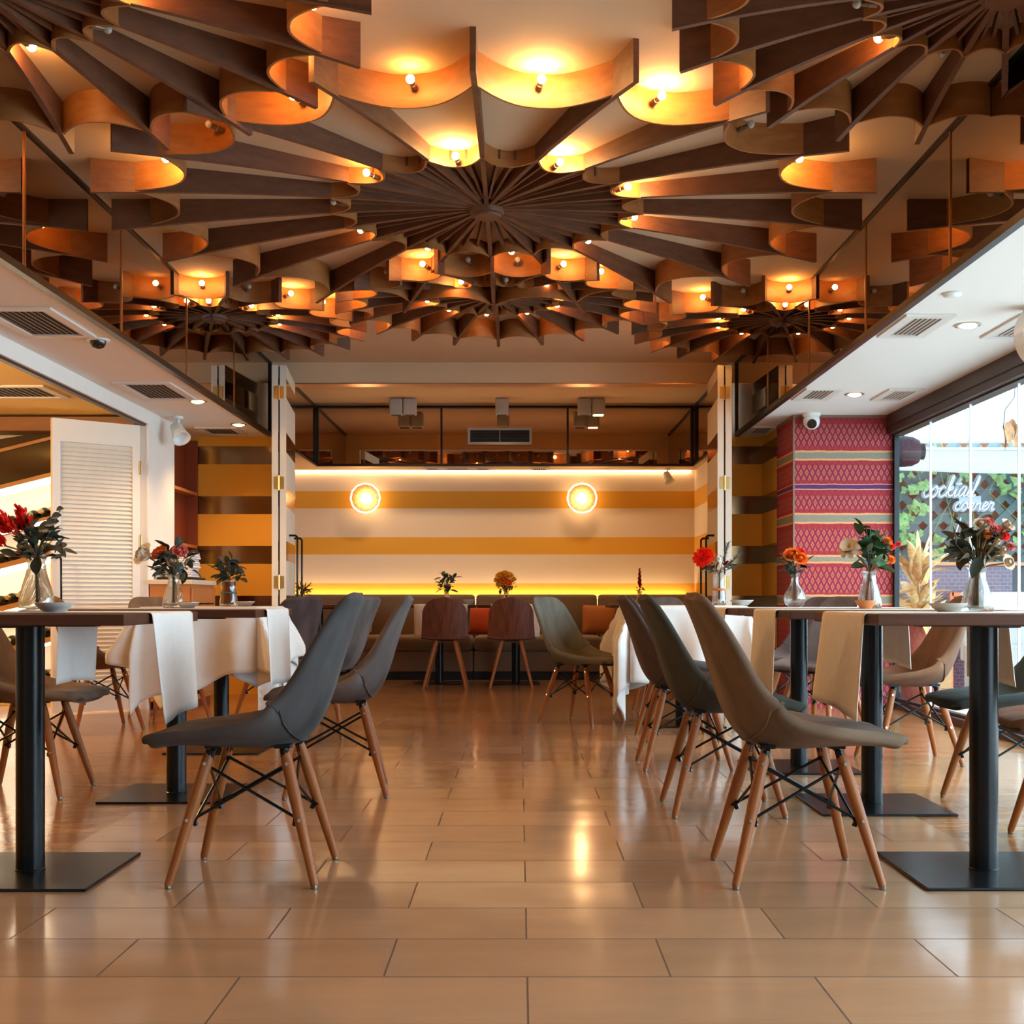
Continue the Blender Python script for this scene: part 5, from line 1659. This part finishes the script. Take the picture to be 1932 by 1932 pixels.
# ================================================================== PATIO BEYOND THE GLASS
b = bmesh.new(); box(b, 2.93, 14, -7, 16, -0.10, -0.02)
o = struct('floor_patio', b, pbr('patio_paving', (0.55, 0.53, 0.50), 0.8, noise=0.08, nscale=3))
b = bmesh.new(); box(b, 2.93, 9.0, 12.75, 12.85, -0.02, 2.75)
struct('wall_patio', b, wood('terracotta_fence', (0.55, 0.20, 0.085), (0.38, 0.12, 0.05), 0.7, 'Z'))
root = empty('lattice_panel', (5.6, 12.62, 0), 'grey-green diamond lattice on the patio wall behind the ivy', 'lattice')
b = bmesh.new()
pit = 0.148; wd = 0.038
z0, z1 = 1.10, 2.45; x0, x1 = -2.6, 3.0
for s, yy in ((1, -0.012), (-1, 0.0)):
    c = x0 - (z1 - z0)
    while c < x1 + (z1 - z0):
        # line x = c + s*(z - z0) clipped to the panel
        pts = []
        za, zb_2 = z0, z1
        xa = c if s > 0 else c + (z1 - z0); 
        def xx(z): return (c + (z - z0)) if s > 0 else (c + (z1 - z))
        lo_, hi_ = z0, z1
        if s > 0: lo_ = max(lo_, z0 + (x0 - c)); hi_ = min(hi_, z0 + (x1 - c))
        else: lo_ = max(lo_, z1 - (x1 - c)); hi_ = min(hi_, z1 - (x0 - c))
        if hi_ - lo_ > 0.02:
            A_, B_ = Vector((xx(lo_), yy, lo_)), Vector((xx(hi_), yy, hi_))
            d = (B_ - A_).normalized(); n_ = Vector((-d.z, 0, d.x)) * wd
            t_ = Vector((0, 0.011, 0))
            v = [b.verts.new(p) for p in (A_ - n_, A_ + n_, B_ + n_, B_ - n_, A_ - n_ + t_, A_ + n_ + t_, B_ + n_ + t_, B_ - n_ + t_)]
            for f in ((0, 1, 2, 3), (7, 6, 5, 4), (0, 4, 5, 1), (1, 5, 6, 2), (2, 6, 7, 3), (3, 7, 4, 0)): b.faces.new([v[i] for i in f])
        c += pit * 1.414
obj('lattice_slat', b, pbr('lattice_paint', (0.11, 0.155, 0.15), 0.7), root)
b = bmesh.new(); box(b, x0, x1, -0.02, 0.03, z0 - 0.06, z0); box(b, x0, x1, -0.02, 0.03, z1, z1 + 0.06)
obj('lattice_rail', b, MATS['lattice_paint'], root)

def ivy_leaf(bm, c, s, rot, nrm):
    nrm = Vector(nrm).normalized()
    a = nrm.orthogonal().normalized(); a = Matrix.Rotation(rot, 3, nrm) @ a; q = nrm.cross(a)
    prof = [(0, -0.15), (0.35, -0.40), (0.62, -0.20), (0.95, 0.05), (0.52, 0.30), (0.38, 0.62), (0, 1.10)]
    pts = prof + [(-x, y) for x, y in prof[-2:0:-1]]
    ctr = bm.verts.new(Vector(c) + nrm * 0.12 * s)
    vs = [bm.verts.new(Vector(c) + a * (x * s) + q * (y * s) - nrm * 0.1 * s * abs(x)) for x, y in pts]
    for i in range(len(vs)): bm.faces.new((ctr, vs[i], vs[(i + 1) % len(vs)]))
rnd = random.Random(77)
b = bmesh.new()
for k in range(105):
    g = rnd.random()
    if g < 0.40: x, z = rnd.gauss(3.95, 0.16), rnd.uniform(1.25, 2.3)
    elif g < 0.62: x, z = rnd.gauss(4.85, 0.22), rnd.uniform(1.75, 2.3)
    elif g < 0.80: x, z = rnd.gauss(5.25, 0.16), rnd.uniform(1.2, 2.1)
    else: x, z = rnd.uniform(3.7, 5.6), rnd.choice((rnd.uniform(1.95, 2.35), rnd.uniform(1.2, 1.5)))
    if 4.15 < x < 4.85 and 1.55 < z < 2.0: continue
    ivy_leaf(b, (x, 12.55 - rnd.uniform(0, 0.14), z), rnd.uniform(0.05, 0.10), PI + rnd.uniform(-0.8, 0.8), (rnd.uniform(-0.5, 0.4), -1, rnd.uniform(0.0, 0.9)))
for k in range(10):
    x = rnd.uniform(3.8, 5.4)
    tube(b, [(x, 12.58, 2.4), (x + rnd.uniform(-0.3, 0.3), 12.55, 1.9), (x + rnd.uniform(-0.4, 0.4), 12.56, 1.4)], 0.004, 5)
stuff(obj('ivy', b, m_ivy, None, fix=False), 'climbing ivy with lobed green leaves over the patio lattice', 'ivy')

# neon sign: two lines of script on a clear-cut pale backing
GL = {
 'c': ([[(0.55, 0.80), (0.30, 1.0), (0.05, 0.62), (0.12, 0.15), (0.38, 0.0), (0.72, 0.22)]], 0.66),
 'o': ([[(0.35, 1.0), (0.06, 0.62), (0.12, 0.12), (0.38, 0.0), (0.62, 0.4), (0.50, 0.92), (0.35, 1.0), (0.5, 0.75), (0.85, 0.85)]], 0.76),
 'k': ([[(0.0, 0.15), (0.25, 1.2), (0.30, 2.0), (0.16, 1.9), (0.12, 1.0), (0.10, 0.0)], [(0.12, 0.55), (0.42, 1.0), (0.50, 0.78), (0.20, 0.52), (0.42, 0.05), (0.74, 0.2)]], 0.70),
 't': ([[(0.0, 0.2), (0.22, 1.1), (0.28, 1.8), (0.16, 0.5), (0.24, 0.0), (0.50, 0.2)], [(-0.02, 1.25), (0.55, 1.30)]], 0.48),
 'a': ([[(0.58, 0.85), (0.32, 1.0), (0.06, 0.55), (0.16, 0.02), (0.42, 0.25), (0.60, 0.95), (0.55, 0.2), (0.62, 0.0), (0.85, 0.2)]], 0.80),
 'i': ([[(0.0, 0.2), (0.18, 0.95), (0.14, 0.2), (0.24, 0.0), (0.45, 0.2)], [(0.2, 1.35), (0.22, 1.40)]], 0.40),
 'l': ([[(0.0, 0.2), (0.26, 1.2), (0.30, 1.95), (0.18, 1.85), (0.13, 0.5), (0.22, 0.0), (0.45, 0.2)]], 0.42),
 'r': ([[(0.0, 0.2), (0.16, 1.05), (0.22, 0.85), (0.46, 0.90), (0.40, 0.25), (0.50, 0.0), (0.72, 0.2)]], 0.68),
 'n': ([[(0.0, 0.1), (0.12, 0.95), (0.12, 0.0), (0.14, 0.6), (0.40, 1.0), (0.46, 0.3), (0.54, 0.0), (0.76, 0.2)]], 0.72),
 'e': ([[(0.02, 0.40), (0.35, 0.55), (0.50, 0.85), (0.30, 1.0), (0.08, 0.60), (0.14, 0.10), (0.36, 0.0), (0.66, 0.22)]], 0.62),
}
m_neon = pbr('neon_tube_white', (0.90, 0.93, 0.95), 0.3, spec=0.6)
m_acryl = pbr('sign_acrylic', (0.30, 0.37, 0.41), 0.25, spec=0.6)
def script(word, x, z, h, wid, slant=0.35):
    tot = sum(GL[c][1] for c in word)
    k = wid / tot
    out = []
    cx = 0
    for ch in word:
        st, adv = GL[ch]
        for s in st:
            pp = catmull([(px, pz) for px, pz in s], 5 * (len(s) - 1))
            out.append([(x + (cx + px) * k + pz * h * slant, z + pz * h) for px, pz in pp])
        cx += adv
    return out
root = empty('neon_sign', (4.45, 12.50, 1.78), 'white script neon sign reading cocktail corner on the lattice', 'sign')
l1 = script('cocktail', 4.05 - 4.45, ZC(937, 12.5) - 1.78, 0.100, 0.53)
l2 = script('corner', 4.37 - 4.45, ZC(962, 12.5) - 1.78, 0.072, 0.40)
b = bmesh.new()
for s in l1 + l2: tube(b, [(p[0], -0.02, p[1]) for p in s], 0.0058, 6)
obj('sign_lettering', b, m_neon, root, smooth=True)
b = bmesh.new()
t0 = bmesh.new()
for s in l1 + l2: tube(t0, [(p[0], 0.0, p[1]) for p in s], 0.021, 8)
box(t0, -0.02, 0.20, -0.02, 0.02, ZC(958, 12.5) - 1.78, ZC(936, 12.5) - 1.78)
for v in t0.verts: v.co.y *= 0.22
merge(b, t0)
obj('sign_backing', b, m_acryl, root)
b = bmesh.new(); tube(b, [(0.0, 0, -0.14), (-0.06, 0.0, -0.32), (-0.13, -0.01, -0.50), (-0.30, -0.01, -0.58)], 0.006, 6); obj('sign_cable', b, m_plastic, root)

# bar counter with tiled front
root = empty('patio_counter', (5.2, 11.7, 0), 'patio bar counter with a wooden ledge and purple tiled front', 'counter')
m_pt = nodes('purple_tile_front')
def ptile():
    m, nt, out = m_pt
    g = N(nt, 'ShaderNodeTexCoord')
    br = N(nt, 'ShaderNodeTexBrick', {'Vector': N(nt, 'ShaderNodeMapping', {'Vector': (g, 'Object'), 'Rotation': (R(90), 0, 0)}), 'Scale': 1.0, 'Brick Width': 0.07, 'Row Height': 0.035, 'Mortar Size': 0.004, 'Color1': (0.085, 0.04, 0.07), 'Color2': (0.055, 0.028, 0.05), 'Mortar': (0.15, 0.10, 0.12)})
    bb = N(nt, 'ShaderNodeBsdfPrincipled', {'Roughness': 0.3}); nt.links.new(br.outputs[0], bb.inputs['Base Color']); nt.links.new(bb.outputs[0], out.inputs[0])
    return m
b = bmesh.new(); box(b, -2.2, -0.55, 0, 0.5, -0.02, 1.13); obj('tiled_front', b, ptile(), root)
b = bmesh.new(); box(b, -0.55, 2.0, 0.02, 0.5, -0.02, 1.13); obj('dark_panel', b, pbr('counter_slate', (0.03, 0.03, 0.035), 0.5), root)
b = bmesh.new(); rbox(b, -2.25, 2.0, -0.06, 0.55, 1.13, 1.165, 0.006, 2); obj('counter_ledge', b, wood('counter_oak', (0.50, 0.20, 0.07), (0.38, 0.14, 0.05), 0.4, 'X'), root)
# lantern and card on the counter
root = empty('lantern', (XC(1811, 11.8), 11.8, 1.166), 'black metal lantern standing on the patio counter', 'lantern')
b = bmesh.new()
for sx in (-1, 1):
    for sy in (-1, 1): box(b, sx * 0.065 - 0.006, sx * 0.065 + 0.006, sy * 0.065 - 0.006, sy * 0.065 + 0.006, 0, 0.16)
box(b, -0.072, 0.072, -0.072, 0.072, 0, 0.012); box(b, -0.072, 0.072, -0.072, 0.072, 0.155, 0.20); box(b, -0.04, 0.04, -0.04, 0.04, 0.20, 0.235)
obj('lantern_frame', b, m_black, root)
b = bmesh.new(); box(b, -0.06, 0.06, -0.058, 0.058, 0.012, 0.155); obj('lantern_pane', b, m_pane, root)
b = bmesh.new(); lathe(b, [(0, 0.013), (0.032, 0.013), (0.032, 0.11), (0, 0.112)], 16); obj('candle', b, m_plastic, root)
b = bmesh.new(); tube(b, [(-0.04, 0, 0.232), (-0.03, 0, 0.262), (0, 0, 0.272), (0.03, 0, 0.262), (0.04, 0, 0.232)], 0.004, 6); obj('lantern_handle', b, m_black, root)
b = bmesh.new(); box(b, -0.04, 0.04, -0.004, 0.004, 0, 0.26); o = obj('menu_card', b, m_plastic); o.location = (XC(1838, 11.85), 11.85, 1.166); tag(o, 'tall blank white card beside the black lantern', 'card')

# barrel-shaped lamp on its side
root = empty('barrel_lamp', (3.44, 11.1, ZC(852, 11.1)), 'purple-brown mesh barrel lamp hanging on its side beyond the glass', 'lamp')
b = bmesh.new(); rot = Matrix.Rotation(R(90), 4, 'Y')
lathe(b, [(0.0, -0.24), (0.10, -0.24), (0.125, -0.20), (0.137, -0.10), (0.138, 0.0), (0.132, 0.07), (0.105, 0.125), (0.075, 0.135), (0.0, 0.135)], 32, rot)
autosmooth(obj('barrel_shade', b, pbr('mesh_shade', (0.035, 0.016, 0.022), 0.4, noise=0.5, nscale=70, bump=0.5, bscale=90, spec=0.25), root))
b = bmesh.new(); lathe(b, [(0, 0.134), (0.070, 0.134), (0.074, 0.175), (0.060, 0.178), (0.0, 0.170)], 24, rot); obj('barrel_neck', b, m_dark, root)
b = bmesh.new(); tube(b, [(0, 0, 0.13), (0, 0, 0.36)], 0.005, 6); obj('hanging_rod', b, m_black, root)

# dried corn husks in a tall pot
root = empty('dried_husk_plant', (3.20, 9.95, -0.02), 'tall bunch of dried tan husk leaves just outside the glass edge', 'plant')
b = bmesh.new(); lathe(b, [(0, 0), (0.13, 0), (0.16, 0.3), (0.15, 0.62), (0.14, 0.62), (0.13, 0.58), (0, 0.56)], 24); obj('pot', b, m_terrad, root, smooth=True)
b = bmesh.new(); rnd = random.Random(6)
for k in range(64):
    th = rnd.uniform(0, 2 * PI); z = rnd.uniform(0.50, 1.10)
    d = Vector((math.cos(th), math.sin(th), rnd.uniform(-0.6, 1.6) if z < 0.95 else rnd.uniform(0.6, 2.2)))
    leaf(b, (math.cos(th) * 0.02, math.sin(th) * 0.02, z), d, rnd.uniform(0.20, 0.34), rnd.uniform(0.05, 0.085), rnd.uniform(-0.2, 0.75), rnd.uniform(-0.9, 0.9), 8)
tube(b, [(0, 0, 0.56), (0, 0, 1.15)], 0.014, 8)
obj('husk_leaves', b, m_husk, root, smooth=True, fix=False)

# canopy of the patio
root = empty('patio_canopy', (6, 10, 0), 'white fabric canopy stretched over the patio', 'canopy')
b = bmesh.new()
rows = [[Vector((x - 6, y - 10, 2.50 - 0.02 * (y - 6.6) + 0.02 * math.sin((x - 3) * 2.2) * math.sin((y - 7) * 0.6))) for x in [2.98 + 8 * i / 24 for i in range(25)]] for y in [6.6 + 5.85 * j / 12 for j in range(13)]]
slab(b, rows, 0.004); obj('canopy_cloth', b, m_canopy, root, smooth=True)
b = bmesh.new()
rows = []
for j in range(9):
    f = j / 8
    rows.append([Vector((x - 6, 12.0 - 10 + 0.03 * math.sin(x * 5) * f - 0.05 * f, ZC(846, 12.0) - (ZC(846, 12.0) - ZC(889, 12.0)) * f - 0.012 * (x - 3) * f - 0.01 * math.sin(x * 3))) for x in [2.98 + 8 * i / 40 for i in range(41)]])
slab(b, rows, 0.004); obj('canopy_valance', b, m_canopy, root, smooth=True)
b = bmesh.new(); tube(b, [(-2.9, 1.98, ZC(847, 12.0)), (2, 1.98, ZC(847, 12.0))], 0.012, 8); obj('canopy_rail', b, m_plastic, root)

# dried leaves hanging on a wire
root = empty('hanging_leaf_garland', (3.23, 8.02, 2.40), 'dried brown leaves hanging on a wire near the picture edge', 'garland')
b = bmesh.new(); tube(b, [(0, 0, 0.06), (-0.03, 0, -0.28), (-0.09, 0, -0.36), (-0.10, 0, -0.48)], 0.003, 5); obj('wire', b, m_black, root)
b = bmesh.new(); rnd = random.Random(2)
for (dx, dz, L, m) in ((-0.10, -0.46, 0.17, 0), (-0.085, -0.44, 0.15, 0), (-0.04, -0.42, 0.14, 0), (-0.02, -0.45, 0.16, 0)):
    leaf(b, (dx, rnd.uniform(-0.02, 0.02), dz), (rnd.uniform(-0.3, 0.2), -0.2, -1), L, 0.075, 0.15, rnd.uniform(-0.6, 0.6), 6)
obj('dried_leaf', b, leafmat('dried_brown_leaf', (0.38, 0.18, 0.07)), root, fix=False)

# patio furniture glimpsed low behind the glass
def patio_chair(x, y, label):
    root = empty('patio_chair', (x, y, -0.02), label, 'chair', 0, 'orange framed patio chairs')
    b = bmesh.new()
    for sx in (-1, 1):
        box(b, sx * 0.20 - 0.016, sx * 0.20 + 0.016, -0.016, 0.016, 0, 0.90); box(b, sx * 0.20 - 0.016, sx * 0.20 + 0.016, -0.43, -0.40, 0, 0.45)
    box(b, -0.20, 0.20, -0.016, 0.016, 0.865, 0.90); box(b, -0.20, 0.20, -0.43, 0.016, 0.42, 0.45)
    obj('chair_frame', b, pbr('orange_frame', (0.75, 0.16, 0.03), 0.4), root)
    b = bmesh.new(); box(b, -0.184, 0.184, -0.008, 0.008, 0.50, 0.82); obj('back_panel', b, m_dark, root)
patio_chair(XC(1836, 11.5), 11.5, 'orange framed patio chair seen through the glass under the counter')
root = empty('patio_table', (4.15, 10.1, -0.02), 'white patio table seen low through the glass beyond the brown chair', 'table')
b = bmesh.new(); rbox(b, -0.42, 0.75, -0.35, 0.35, 0.75, 0.785, 0.005, 2); obj('tabletop', b, m_plastic, root)
b = bmesh.new(); tube(b, [(0.1, 0, 0.012), (0.1, 0, 0.75)], 0.03, 12); box(b, -0.12, 0.32, -0.22, 0.22, 0, 0.012); obj('pedestal', b, m_pewter, root)
root = empty('patio_bench', (4.2, 10.75, -0.02), 'low grey bench back in front of the patio counter', 'bench')
b = bmesh.new(); rbox(b, -0.35, 0.42, 0, 0.10, 0.30, 0.90, 0.02, 2); obj('bench_back', b, m_grey, root)
b = bmesh.new(); rbox(b, -0.35, 0.42, -0.25, 0.0, 0.0, 0.45, 0.02, 2); obj('bench_seat', b, m_grey, root)

root = empty('patio_cabinet', (3.38, 10.35, -0.02), 'low orange-brown wooden cabinet outside the glass beneath the dried husks', 'cabinet')
b = bmesh.new(); rbox(b, -0.24, 0.24, 0, 0.35, 0.06, 0.56, 0.006, 2); obj('cabinet_body', b, MATS['counter_oak'], root)
for zz in (0.09, 0.33):
    b = bmesh.new(); rbox(b, -0.22, 0.22, -0.012, -0.001, zz, zz + 0.21, 0.003, 1); obj('cabinet_drawer', b, MATS['rack_oak'], root)
b = bmesh.new(); box(b, -0.20, 0.20, 0.03, 0.32, 0, 0.06); obj('plinth', b, m_dark, root)
